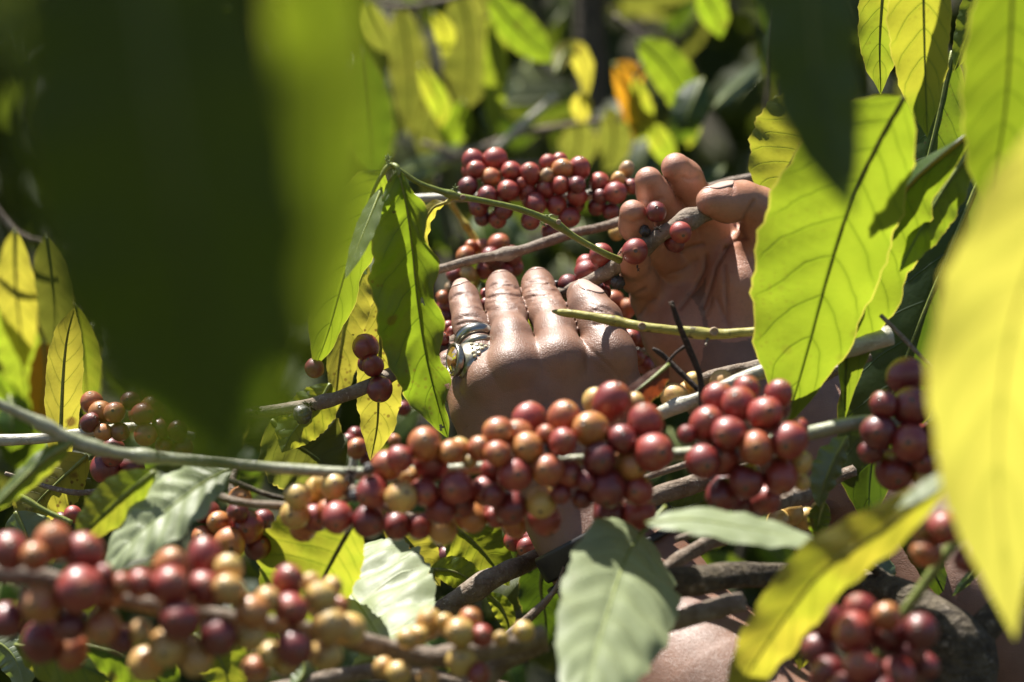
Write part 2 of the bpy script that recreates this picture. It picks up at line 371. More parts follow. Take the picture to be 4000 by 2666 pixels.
def scatter_leaves(name, mat, count, boxf, size, seed, droop=0.6):
    """one mass of small bent leaves (two quads per half, tapered)"""
    rs = np.random.RandomState(seed)
    c = np.array([boxf(rs) for _ in range(count)])
    L = size * (0.6 + 0.8 * rs.rand(count)); W = L * (0.17 + 0.06 * rs.rand(count))
    az = rs.rand(count) * 2 * np.pi; el = -droop + rs.randn(count) * 0.5
    d = np.stack([np.cos(az) * np.cos(el), np.sin(az) * np.cos(el), np.sin(el)], 1)
    r = rs.randn(count, 3); s = np.cross(d, r); s /= np.linalg.norm(s, axis=1)[:, None]
    n = np.cross(s, d)
    prof = [(0.0, 0.0), (0.25, 0.85), (0.5, 1.0), (0.78, 0.62), (1.0, 0.0)]
    V = []; UV = []
    for (t, w) in prof:
        mid = c + d * (L * t)[:, None] - n * (L * 0.18 * t * t)[:, None]
        off = s * (W * w)[:, None]; lift = n * (W * w * 0.35)[:, None]
        V += [mid - off + lift, mid, mid + off + lift]; UV += [(t, 0.5 - 0.5 * w), (t, 0.5), (t, 0.5 + 0.5 * w)]
    V = np.stack(V, 1)             # count,15,3
    k = V.shape[1]
    fl = []
    for i in range(4):
        for j in range(2):
            a = i * 3 + j; fl.append((a, a + 1, a + 4, a + 3))
    F = (np.array(fl)[None] + (np.arange(count) * k)[:, None, None]).reshape(-1, 4)
    me = bpy.data.meshes.new(name)
    me.vertices.add(count * k); me.vertices.foreach_set('co', V.reshape(-1).astype(np.float32))
    me.loops.add(F.size); me.loops.foreach_set('vertex_index', F.reshape(-1).astype(np.int32))
    me.polygons.add(len(F)); me.polygons.foreach_set('loop_start', (np.arange(len(F)) * 4).astype(np.int32))
    me.polygons.foreach_set('use_smooth', np.ones(len(F), bool))
    lay = me.uv_layers.new(name='UVMap'); uv = np.tile(np.array(UV, np.float32), (count, 1)); lay.data.foreach_set('uv', uv[F.reshape(-1)].ravel())
    me.update(calc_edges=True); me.materials.append(mat)
    o = bpy.data.objects.new(name, me); COL.objects.link(o)
    return o
def wallbox(rs):
    y = 3.3 + 3.6 * rs.rand(); x = (rs.rand() - 0.5) * 7.5
    return (x, y, hgt(x, y) + 0.1 + 3.6 * rs.rand())
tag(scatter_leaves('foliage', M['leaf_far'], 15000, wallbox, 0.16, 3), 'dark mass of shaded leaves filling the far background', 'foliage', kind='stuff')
def canopybox(rs):
    x = (rs.rand() - 0.5) * 9; y = 3.2 + 6.5 * rs.rand()
    return (x, y, 3.5 + 0.35 * (y - 2) + 1.1 * rs.rand())
tag(scatter_leaves('added_shade_canopy', M['leaf_deep'], 6500, canopybox, 0.24, 5, droop=0.2), 'unseen leaf canopy added overhead to shade the background', 'canopy', kind='stuff')  # out-of-view foliage added to block the sun from the far background

# ------------------------------------------------------------------ leaves
def leaf_data(spine, wl, wr, tl=0.25, tr=0.25, wave=0.06, nv=9, freq=5.0, seed=0, quilt=0.02, prof=(0.92, 0.72), n=44, h=9, curl=0.0, acum=0.55):
    rs = np.random.RandomState(seed); ph = rs.rand(5) * 6.28
    c = catmull([tuple(P(*q)) for q in spine], n)
    dz = catmull(np.array([[q[2] if len(q) > 2 else 0.0] for q in spine]), n)[:, 0]
    T = np.gradient(c, axis=0); T /= np.linalg.norm(T, axis=1)[:, None]
    T2 = T.copy(); T2[:, 1] = 0; T2 /= np.linalg.norm(T2, axis=1)[:, None] + 1e-9
    Sx = np.stack([-T2[:, 2], 0 * T2[:, 0], T2[:, 0]], 1)              # counter-clockwise side
    t = np.linspace(0, 1, n)
    w = np.sin(np.pi * t ** prof[0]) ** prof[1]
    w = w * (1 - acum * np.clip((t - 0.82) / 0.18, 0, 1) ** 1.5); w[0] = 0.02; w[-1] = 0.0
    scale = (FD + dz / 1000) * PX
    V = []; UV = []; a_ = np.linspace(-1, 1, 2 * h + 1)
    Y = np.array([0, 1.0, 0])
    for i in range(n):
        for a in a_:
            W, tilt = (wr, tr) if a >= 0 else (wl, tl)
            ww = W * w[i] * scale[i]
            jag = 1 + 0.03 * math.sin(freq * 9.1 * t[i] + ph[2] + (2 if a > 0 else 0)) + 0.02 * math.sin(freq * 23 * t[i] + ph[3])
            lat = abs(a) * ww * jag
            S = Sx[i] * (1 if a >= 0 else -1)
            D = S + Y * tilt * (1 - curl * abs(a))
            nr = np.cross(T[i], D); nr /= np.linalg.norm(nr) + 1e-9
            if nr[1] > 0: nr = -nr
            fl = math.hypot(1, tilt)
            und = wave * W * scale[i] * fl * (abs(a) ** 1.6) * math.sin(2 * math.pi * freq * t[i] + ph[0] + (1.3 if a > 0 else 0)) * min(1, 6 * t[i], 5 * (1 - t[i]))
            s = t[i] * nv - 1.5 * abs(a) ** 1.35
            tri = abs((s % 1) - 0.5) * 2
            q = quilt * W * scale[i] * fl * (1 - tri ** 2.5) * min(1, 4 * (1 - abs(a))) * min(1, abs(a) * 6) * w[i]
            V.append(c[i] + D * lat + nr * (und + q)); UV.append((t[i], 0.5 + 0.5 * a))
    m = len(a_)
    F = [(i * m + j, i * m + j + 1, (i + 1) * m + j + 1, (i + 1) * m + j) for i in range(n - 1) for j in range(m - 1)]
    return np.array(V), F, UV, c
_lseed = [100]
def leaf(spine, wl, wr, mat='leaf', parent=None, label=None, group=None, rib=True, ribmat=None, ribr=9, holes=0, petiole=None, cat='leaf', **kw):
    """A leaf: top-level (label) or part of a branch (parent). Children: midrib, petiole."""
    _lseed[0] += 1
    if holes: kw = dict(kw, n=110, h=24)
    v, f, uv, c = leaf_data(spine, wl, wr, seed=_lseed[0], **kw)
    if holes:
        rs = np.random.RandomState(_lseed[0]); f = list(f)
        cen = v[np.array(f)].mean(1)
        W = pxm(max(wl, wr), spine[0][2] if len(spine[0]) > 2 else 0)
        kill = np.zeros(len(f), bool)
        for _ in range(holes):
            k = rs.randint(len(f))
            while abs(uv[f[k][0]][1] - 0.5) < 0.12: k = rs.randint(len(f))
            dv = cen - cen[k]; an = np.arctan2(dv[:, 2], dv[:, 0])
            kill |= np.linalg.norm(dv, axis=1) < W * (0.035 + 0.05 * rs.rand()) * (1 + 0.25 * np.sin(3 * an + k))
        f = [q for q, z in zip(f, kill) if not z]
    base = P(*spine[0])
    if parent is None:
        o = mesh_obj('coffee_leaf', v, f, M[mat], base=base, uvs=uv); tag(o, label, cat, group)
    else:
        o = mesh_obj('leaf', v, f, M[mat], parent, uvs=uv)
    if rib:
        n = len(c); r = np.linspace(1, 0.18, n) * pxm(ribr, spine[0][2] if len(spine[0]) > 2 else 0)
        vv, ff = tube_data(c[::3] + np.array([0, 0.0004, 0]), r[::3], n=20, sides=6, rough=0.0)
        mesh_obj('midrib', vv, ff, M[ribmat or 'stem_green'], o)
    if petiole:
        tube('petiole', [P(*q) for q in petiole], [pxm(ribr * 1.15, petiole[0][2])], M[ribmat or 'stem_green'], o, n=12, sides=8, rough=0.03)
    return o

# ------------------------------------------------------------------ berries
def berry_mesh(seed, elong):
    rs = np.random.RandomState(seed); nu, nv = 26, 16
    ph = rs.rand(6) * 6.28
    V = []; F = []
    V.append((0, 0, elong * 0.985))
    rows = [0.05, 0.10, 0.145, 0.19] + list(np.linspace(0.32, np.pi - 0.28, nv))
    for th in rows:
        for k in range(nu):
            al = 2 * np.pi * k / nu
            r = 1 + 0.022 * math.sin(2 * al + ph[0]) * math.sin(th) + 0.015 * math.sin(3 * al + ph[1] + th) * math.sin(th) + 0.014 * math.sin(2 * th + ph[2])
            z = elong * math.cos(th)
            if th < 0.08: z -= 0.035
            elif th < 0.12: z += 0.012
            elif th < 0.16: z += 0.03
            elif th > np.pi - 0.6: z *= 0.97
            V.append((r * math.sin(th) * math.cos(al), r * math.sin(th) * math.sin(al), z))
    V.append((0, 0, -elong * 0.93))
    n = len(rows)
    for k in range(nu): F.append((0, 1 + k, 1 + (k + 1) % nu))
    for i in range(n - 1):
        for k in range(nu):
            a = 1 + i * nu; k2 = (k + 1) % nu
            F.append((a + k, a + nu + k, a + nu + k2, a + k2))
    for k in range(nu): F.append((len(V) - 1, 1 + (n - 1) * nu + (k + 1) % nu, 1 + (n - 1) * nu + k))
    me = bpy.data.meshes.new('berry'); me.from_pydata(V, [], F); me.polygons.foreach_set('use_smooth', [True] * len(F))
    me.materials.append(BM['r']); me.update()
    return me
BMESH = [berry_mesh(1, 1.02), berry_mesh(2, 1.10), berry_mesh(3, 1.20), berry_mesh(4, 1.06)]
def shrivel_mesh():
    me = berry_mesh(9, 1.0).copy(); rs = np.random.RandomState(2)
    co = np.empty(len(me.vertices) * 3); me.vertices.foreach_get('co', co); co = co.reshape(-1, 3)
    d = 1 + 0.10 * np.sin(co[:, 0] * 9 + 1) * np.sin(co[:, 1] * 8) + 0.09 * np.sin(co[:, 2] * 11 + co[:, 0] * 5)
    me.vertices.foreach_set('co', (co * d[:, None]).ravel()); me.update(); return me
SHRIV = shrivel_mesh()
brs = random.Random(11)
def Z(ox, oy, s, lst):
    """berries read off an enlarged crop: origin, enlargement -> photo pixels"""
    return [(ox + b[0] / s, oy + b[1] / s, b[2] / s, b[3]) + tuple(b[4:]) for b in lst]
def berries(parent, lst, axis, R=17.0, jitter=2.5, extra=0.0):
    """axis: [(x,y,dz)...] stem polyline the cluster sits on; R: cluster radius in mm."""
    ax = np.array([(a[0], a[1], a[2]) for a in catmull([q[:3] for q in axis], 60)])
    items = []
    for b in lst:
        x, y, r, c = b[:4]
        k = np.argmin((ax[:, 0] - x) ** 2 + (ax[:, 1] - y) ** 2)
        dl = math.hypot(ax[k, 0] - x, ax[k, 1] - y) / 9.1
        off = b[4] if len(b) > 4 else None
        dz = ax[k, 2] + (off if off is not None else -math.sqrt(max(R * R - dl * dl, 0)) + brs.uniform(-jitter, jitter))
        items.append([x, y, r, c, dz, ax[k].copy(), off is not None])
    # settle: neighbours that would intersect slide apart along the line of sight
    for _ in range(40):
        for i in range(len(items)):
            for j in range(i + 1, len(items)):
                a, b = items[i], items[j]
                s2 = ((a[2] + b[2]) * 0.93) ** 2; d2 = (a[0] - b[0]) ** 2 + (a[1] - b[1]) ** 2
                if d2 >= s2: continue
                need = math.sqrt(s2 - d2) / 9.1; gap = b[4] - a[4]
                if abs(gap) < need:
                    sg = 1 if gap >= 0 else -1; mv = (need - abs(gap)) * 0.25 * sg
                    a[4] -= mv; b[4] += mv
    out = []
    base = parent_base(parent)
    hid = []
    for it in items:
        if brs.random() < extra:
            a = it[5]; hid.append([it[0] + brs.uniform(-20, 20), it[1] * 0.85 + a[1] * 0.15 + brs.uniform(-10, 15), it[2] * 0.9, it[3], a[2] + R * 0.8 + brs.uniform(0, 8), a, False])
    for x, y, r, c, dz, a, _f in items + hid:
        p = P(x, y, dz); rad = pxm(r, dz)
        me = SHRIV if c == 'b' else BMESH[brs.randrange(4)]
        o = bpy.data.objects.new('berry', me); COL.objects.link(o); o.parent = parent
        o.location = p - base
        out_dir = (p - P(a[0], a[1], a[2])); 
        if out_dir.length < 1e-5: out_dir = Vector((0, -1, 0))
        out_dir = out_dir.normalized() + Vector((brs.uniform(-.55, .55), brs.uniform(-.7, .25), brs.uniform(-.45, .55)))
        o.rotation_mode = 'QUATERNION'; o.rotation_quaternion = out_dir.to_track_quat('Z', 'Y') @ Quaternion((0, 0, 1), brs.uniform(0, 6.28))
        e = 1.13
        o.scale = (rad * e, rad * e * brs.uniform(0.96, 1.03), rad * e)
        o.material_slots[0].link = 'OBJECT'; o.material_slots[0].material = BM[c]
        out.append(o)
    return out

def crust(parent, x, y, dz, size, n, mat='crust', seed=0, name='bud_scale'):
    """a tuft of small pointed scales at a node"""
    rs = np.random.RandomState(seed); c = np.array(P(x, y, dz)); V = []; F = []
    for _ in range(n):
        d = rs.randn(3); d /= np.linalg.norm(d); d[1] = -abs(d[1]) * 0.7
        b = c + d * pxm(size, dz) * 0.35 * rs.rand(); L = pxm(size, dz) * (0.5 + 0.7 * rs.rand()); w = L * 0.28
        s = np.cross(d, rs.randn(3)); s /= np.linalg.norm(s); q = np.cross(d, s)
        k = len(V)
        for t, ww in ((0, 0.6), (0.45, 1.0), (1.0, 0.08)):
            for j in range(5):
                an = 2 * math.pi * j / 5
                V.append(b + d * L * t + (s * math.cos(an) + q * math.sin(an)) * w * ww * 0.6)
        for r in range(2):
            for j in range(5): F.append((k + r * 5 + j, k + r * 5 + (j + 1) % 5, k + (r + 1) * 5 + (j + 1) % 5, k + (r + 1) * 5 + j))
        F.append(tuple(k + 10 + j for j in range(5)))
    return mesh_obj(name, V, F, M[mat], parent)
def scar(parent, x, y, dz, r):
    """round cut scar of a removed side shoot"""
    c = np.array(P(x, y, dz)); R = pxm(r, dz); V = []; F = []
    for k, (rr, yy) in enumerate(((0.0, -0.25), (0.55, -0.2), (0.8, -0.42), (1.05, -0.3), (1.15, 0.9))):
        for j in range(14):
            an = 2 * math.pi * j / 14; V.append(c + np.array([math.cos(an) * rr, yy, math.sin(an) * rr]) * R)
    for k in range(4):
        for j in range(14): F.append((k * 14 + j, k * 14 + (j + 1) % 14, (k + 1) * 14 + (j + 1) % 14, (k + 1) * 14 + j))
    return mesh_obj('cut_scar', V, F, M['scar'], parent)

# ------------------------------------------------------------------ the picker: both hands and forearms as one skin surface
def rc(a, b):                      # tapered capsule between (x,y,dz,r_mm) and (x,y,dz,r_mm)
    return (np.array(P(*a[:3])), a[3] / 1000, np.array(P(*b[:3])), b[3] / 1000)
def chain(*pts): return [rc(pts[i], pts[i + 1]) for i in range(len(pts) - 1)]

LH = dict(
  index=chain((2190, 1395, 4, 9.6), (2172, 1300, 20, 8.5), (2144, 1228, 33, 8.0), (2117, 1180, 42, 8.0), (2107, 1142, 50, 7.0), (2101, 1112, 57, 6.4), (2096, 1090, 66, 5.1)),
  middle=chain((2008, 1430, 0, 9.6), (1998, 1320, 16, 8.4), (1983, 1245, 31, 7.8), (1971, 1196, 39, 7.8), (1965, 1152, 48, 6.9), (1961, 1122, 55, 6.3), (1957, 1099, 64, 5.1)),
  ring=chain((1904, 1492, 4, 8.8), (1872, 1380, 18, 7.4), (1848, 1300, 27, 6.9), (1834, 1258, 32, 6.9), (1820, 1200, 40, 6.1), (1812, 1160, 46, 5.7), (1806, 1130, 54, 4.7)),
  pinky=chain((1842, 1592, 12, 8.2), (1790, 1505, 20, 6.8), (1764, 1435, 25, 6.3), (1752, 1385, 36, 5.8), (1752, 1370, 46, 5.2)),
  thumb=chain((2385, 1570, 18, 14.5), (2380, 1390, 10, 11.0), (2345, 1256, 20, 9.1), (2300, 1195, 28, 8.0), (2272, 1152, 34, 6.7)),
)
LPALM = (chain((2185, 1405, 5, 9.4), (2195, 1600, 14, 13), (2190, 1760, 16, 15)) + chain((2005, 1440, 1, 9.4), (2070, 1600, 12, 13), (2140, 1780, 14, 15))
  + chain((1905, 1505, 5, 8.6), (1985, 1640, 13, 12.5), (2095, 1790, 14, 15)) + chain((1850, 1610, 12, 8.6), (1940, 1710, 16, 12), (2060, 1810, 18, 15))
  + chain((2385, 1570, 18, 15.0), (2300, 1700, 16, 16), (2220, 1790, 14, 17)) + chain((2200, 1440, 9, 7), (2340, 1510, 15, 8)) + chain((2175, 1445, 11, 8.6), (2015, 1480, 9, 9.0), (1925, 1545, 11, 8.4)) + chain((2180, 1530, 14, 11), (2050, 1560, 13, 11.5), (1960, 1620, 14, 10.5))
  + chain((2120, 1800, 9, 19), (2300, 2040, 8, 20)) + chain((2200, 1790, 10, 19), (2350, 2030, 10, 21)))
LARM = chain((2330, 2050, 6, 22), (2492, 2336, -10, 27), (2770, 2730, -38, 36), (3200, 3200, -76, 42), (3700, 3700, -110, 42))
RH = dict(
  index=chain((2790, 930, 72, 10.0), (2735, 800, 60, 7.9), (2672, 696, 50, 7.5), (2640, 655, 44, 6.6)),
  middle=chain((2705, 985, 75, 10.0), (2622, 862, 58, 7.9), (2556, 762, 44, 7.1), (2533, 706, 38, 6.2)),
  ring=chain((2632, 1055, 76, 9.5), (2532, 962, 50, 7.4), (2482, 880, 36, 6.6), (2471, 832, 30, 5.8)),
  pinky=chain((2552, 1160, 74, 9.0), (2494, 1085, 56, 7.4), (2474, 1020, 40, 6.5), (2480, 985, 32, 5.8)),
  thumb=chain((2915, 1290, 66, 15.0), (2985, 985, 60, 11.8), (2962, 818, 46, 9.4), (2900, 785, 39, 8.2), (2840, 792, 33, 8.3), (2776, 787, 28, 6.5)),
)
RPALM = (chain((2790, 930, 72, 10.5), (2850, 1180, 76, 13), (2900, 1410, 74, 15)) + chain((2705, 985, 75, 10.5), (2790, 1200, 79, 13), (2860, 1420, 75, 15))
  + chain((2632, 1055, 76, 10.0), (2730, 1240, 79, 12.5), (2820, 1420, 75, 15)) + chain((2552, 1160, 74, 9.6), (2655, 1300, 72, 14.5), (2765, 1430, 72, 16))
  + chain((2915, 1290, 66, 15.5), (2930, 1120, 62, 14.5), (2890, 1420, 70, 18)) + chain((2800, 960, 74, 8), (2960, 1010, 66, 9))
  + chain((2780, 1420, 74, 18), (2990, 1620, 66, 22)) + chain((2900, 1400, 72, 20), (3080, 1580, 66, 23)))
RARM = chain((3010, 1570, 67, 27), (3180, 1730, 58, 31), (3420, 1960, 45, 37), (3820, 2350, 25, 45), (4400, 2900, 0, 48), (4800, 3300, -10, 48))

# furrows: polylines in picture pixels; (points, depth mm, width mm, y-range dz of the skin it cuts)
GRV = []
def g(pts, depth, w, dz0, dz1): GRV.append((np.array([[P(x, y, (dz0 + dz1) / 2)[0], P(x, y, (dz0 + dz1) / 2)[2]] for x, y in pts]), depth / 1000, w / 1000, FD + dz0 / 1000, FD + dz1 / 1000))
def z2(l): return [(1600 + x / 1.96, 950 + y / 1.96) for x, y in l]
def z3(l): return [(2300 + x / 1.7425, 550 + y / 1.7425) for x, y in l]
for l in ([(870, 350), (960, 325), (1080, 345), (1120, 365)], [(866, 385), (960, 360), (1070, 375), (1140, 405)], [(872, 420), (960, 400), (1090, 412)], [(885, 300), (960, 283), (1060, 300)],
          [(600, 420), (690, 398), (790, 400), (850, 425)], [(596, 460), (690, 435), (800, 438), (862, 460)], [(600, 497), (700, 470), (810, 474)], [(604, 528), (690, 505), (790, 508)], [(618, 330), (690, 315), (770, 322)],
          [(345, 590), (420, 560), (500, 562), (560, 590)], [(352, 632), (430, 602), (520, 604)], [(360, 668), (450, 636), (540, 640)], [(340, 400), (420, 388), (500, 394)],
          [(1400, 470), (1460, 490), (1540, 520), (1610, 575)], [(1380, 500), (1450, 520), (1540, 560)], [(1350, 520), (1430, 550), (1500, 590)],
          [(1330, 760), (1420, 850), (1540, 960), (1640, 1080)], [(250, 905), (290, 890), (330, 905)], [(255, 940), (300, 925), (345, 942)]):
    g(z2(l), 0.36, 0.7, -30, 45)
_gr = random.Random(5)
for (cx, cy, hw, n, sp_, dz) in ((2114, 1172, 74, 7, 13, 45), (1971, 1188, 70, 8, 13, 42), (1834, 1262, 60, 7, 13, 34), (2352, 1262, 70, 6, 13, 22), (1764, 1440, 50, 5, 11, 28), (2100, 1120, 62, 3, 12, 60), (1960, 1135, 58, 3, 12, 58), (1811, 1175, 52, 3, 12, 48)):
    for k in range(n):                           # fine cross wrinkles over each joint
        y = cy + (k - n / 2) * sp_ + _gr.uniform(-4, 4); a0 = _gr.uniform(-1, -0.35); a1 = _gr.uniform(0.35, 1)
        g([(cx + hw * a, y - 16 * (1 - a * a) + _gr.uniform(-4, 4) - 0.06 * hw * a) for a in np.linspace(a0, a1, 5)], _gr.uniform(0.25, 0.5), 0.55, dz - 40, dz + 10)
for l, d in (([(820, 770), (815, 870), (740, 1010), (640, 1140)], .9), ([(965, 715), (890, 850), (850, 1000), (800, 1130)], 1.0), ([(940, 850), (945, 1000), (955, 1190)], .6),
          ([(890, 1080), (930, 1180), (965, 1260)], .6), ([(860, 1060), (830, 1150), (800, 1200)], .5), ([(560, 900), (660, 870), (760, 800)], .6), ([(1040, 560), (1060, 500), (1110, 420)], 0.9),
          ([(1030, 560), (1060, 620), (1085, 665)], 0.9), ([(1075, 655), (1000, 690), (950, 730)], 0.8), ([(265, 1055), (330, 1035), (395, 1000)], 1.0), ([(370, 1180), (410, 1110), (470, 1070)], .9),
          ([(640, 250), (690, 262), (760, 235)], .6), ([(545, 300), (600, 330), (650, 345)], .0), ([(350, 395), (420, 415), (500, 395)], .7), ([(235, 545), (290, 560), (350, 545)], .6), ([(640, 740), (720, 710), (800, 690)], .9),
          ([(960, 325), (968, 345), (962, 370)], .5)):
    if d > 0: g(z3(l), d * 0.85, 0.9, 5, 72)

def cap_sd(p, c):
    a, ra, b, rb = c; ba = b - a; pa = p - a
    h = np.clip((pa @ ba) / (ba @ ba), 0, 1)
    return np.linalg.norm(pa - h[:, None] * ba, axis=1) - (ra + (rb - ra) * h)
def smin(a, b, k):
    h = np.maximum(k - np.abs(a - b), 0) / k
    return np.minimum(a, b) - h * h * k * 0.25
def sm_all(p, caps, k):
    d = None
    for c in caps:
        q = cap_sd(p, c); d = q if d is None else smin(d, q, k)
    return d
ALLC = [c for hnd in (LH, RH) for f in hnd.values() for c in f] + LPALM + RPALM + LARM + RARM
CA = np.array([c[0] for c in ALLC]); CB = np.array([c[2] for c in ALLC]); CR = np.array([max(c[1], c[3]) for c in ALLC])
def near(c, cen, rad):
    a, ra, b, rb = c; ba = b - a; h = np.clip(((cen - a) @ ba) / (ba @ ba), 0, 1)
    return np.linalg.norm(cen - a - h * ba) - max(ra, rb) < rad
def body_sd(p, cen, rad):
    out = np.full(len(p), 1.0)
    for hnd, palm, arm in ((LH, LPALM, LARM), (RH, RPALM, RARM)):
        pc = [c for c in palm if near(c, cen, rad + 0.02)]; ac = [c for c in arm if near(c, cen, rad + 0.03)]
        dp = sm_all(p, pc, 0.012) if pc else None
        if ac:
            da = sm_all(p, ac, 0.02); dp = da if dp is None else smin(dp, da, 0.022)
        if dp is not None: out = np.minimum(out, dp)
        for fc in hnd.values():
            f2 = [c for c in fc if near(c, cen, rad + 0.02)]
            if not f2: continue
            d = sm_all(p, f2, 0.0045)
            if dp is not None: d = smin(d, dp, 0.0055)
            out = np.minimum(out, d)
    return out
def groove(p):
    tot = np.zeros(len(p)); pmin = p.min(0); pmax = p.max(0)
    for pl, dep, w, y0, y1 in GRV:
        lo = pl.min(0) - 4 * w; hi = pl.max(0) + 4 * w
        if pmin[0] > hi[0] or pmax[0] < lo[0] or pmin[2] > hi[1] or pmax[2] < lo[1] or pmin[1] > y1 or pmax[1] < y0: continue
        m = (p[:, 0] > lo[0]) & (p[:, 0] < hi[0]) & (p[:, 2] > lo[1]) & (p[:, 2] < hi[1]) & (p[:, 1] > y0) & (p[:, 1] < y1)
        if not m.any(): continue
        q = p[m][:, [0, 2]]; dmin = np.full(len(q), 9.0)
        for i in range(len(pl) - 1):
            a, b = pl[i], pl[i + 1]; ba = b - a; h = np.clip(((q - a) @ ba) / (ba @ ba), 0, 1)
            dmin = np.minimum(dmin, np.linalg.norm(q - a - h[:, None] * ba, axis=1))
        tot[m] += dep * np.exp(-(dmin / w) ** 2)
    return tot
def surface_nets(vox):
    lo = (CA - CR[:, None]).min(0); lo = np.minimum(lo, (CB - CR[:, None]).min(0)) - 0.02
    hi = np.maximum((CA + CR[:, None]).max(0), (CB + CR[:, None]).max(0)) + 0.02
    BS = 24; nb = np.ceil((hi - lo) / (vox * BS)).astype(int)
    keysV = []; posV = []; quads = []; OFF = 1 << 14
    key = lambda i, j, k: (i.astype(np.int64) * OFF + j) * OFF + k
    grid = np.stack(np.meshgrid(*[np.arange(-1, BS + 1)] * 3, indexing='ij'), -1)      # samples -1..BS
    half = BS * vox * 0.5
    for bi in range(nb[0]):
        for bj in range(nb[1]):
            for bk in range(nb[2]):
                o = np.array([bi, bj, bk]) * BS; cen = lo + (o + BS * 0.5) * vox; rad = half * 1.8
                ba = CB - CA; h = np.clip(((cen - CA) * ba).sum(1) / (ba * ba).sum(1), 0, 1)
                dd = np.linalg.norm(cen - CA - h[:, None] * ba, axis=1)
                if (dd - CR).min() > rad + 0.004: continue
                d0 = body_sd(cen[None], cen, rad)[0]
                if d0 < -rad - 0.004: continue
                p = lo + (grid.reshape(-1, 3) + o) * vox
                S = (body_sd(p, cen, rad) + groove(p)).reshape(grid.shape[:3])
                ins = S < 0
                if ins.all() or not ins.any(): continue
                # cells (-1..BS-1): corners s..s+1
                cnt = np.zeros([BS + 1] * 3); cp = np.zeros([BS + 1] * 3 + [3])
                n1 = BS + 1
                corner = [(a, b, c) for a in (0, 1) for b in (0, 1) for c in (0, 1)]
                edges = [(u, v) for u in corner for v in corner if sum(v) - sum(u) == 1 and all(y >= x for x, y in zip(u, v))]
                for u, v in edges:
                    s0 = S[u[0]:u[0] + n1, u[1]:u[1] + n1, u[2]:u[2] + n1]; s1 = S[v[0]:v[0] + n1, v[1]:v[1] + n1, v[2]:v[2] + n1]
                    cr = (s0 < 0) != (s1 < 0); t = np.where(cr, s0 / np.where(cr, s0 - s1, 1), 0)
                    cnt += cr
                    for ax in range(3): cp[..., ax] += np.where(cr, u[ax] + (v[ax] - u[ax]) * t, 0)
                act = cnt > 0; idx = np.argwhere(act)
                loc = cp[act] / cnt[act][:, None]
                gi = idx + o - 1 + 1          # global cell index (+1 keeps it positive)
                keysV.append(key(gi[:, 0], gi[:, 1], gi[:, 2])); posV.append(lo + (idx - 1 + o + loc) * vox)
                # faces: edges starting at samples 0..BS-1 (array index 1..BS)
                for ax in range(3):
                    sl0 = [slice(1, BS + 1)] * 3; sl1 = [slice(1, BS + 1)] * 3; sl1[ax] = slice(2, BS + 2)
                    a = S[tuple(sl0)]; 
                    pad = S[tuple(sl1)]
                    if pad.shape != a.shape:
                        sl0[ax] = slice(0, BS + 1); sl1[ax] = slice(1, BS + 2); a = S[tuple(sl0)]; b = S[tuple(sl1)]; shift = 0
                    else: b = pad; shift = 1
                    cr = (a < 0) != (b < 0); e = np.argwhere(cr)
                    if len(e) == 0: continue
                    base = np.array([1, 1, 1]); base[ax] = shift
                    si = e + base                        # array index of start sample
                    if shift == 0:
                        keep = si[:, ax] < BS            # start sample -1..BS-2 owned here
                        e = e[keep]; si = si[keep]
                    flip = a[tuple(e.T)] < 0
                    u, v = (ax + 1) % 3, (ax + 2) % 3
                    q = []
                    for du, dv in ((0, 0), (-1, 0), (-1, -1), (0, -1)):
                        c = si.copy(); c[:, u] += du; c[:, v] += dv; c = c + o
                        q.append(key(c[:, 0], c[:, 1], c[:, 2]))
                    q = np.stack(q, 1); q[~flip] = q[~flip][:, ::-1]
                    quads.append(q)
    K = np.concatenate(keysV); PV = np.concatenate(posV); Q = np.concatenate(quads)
    uk, first = np.unique(K, return_index=True); PV = PV[first]
    fi = np.searchsorted(uk, Q); fi = np.clip(fi, 0, len(uk) - 1)
    ok = (uk[fi] == Q).all(1); fi = fi[ok]
    return PV, fi
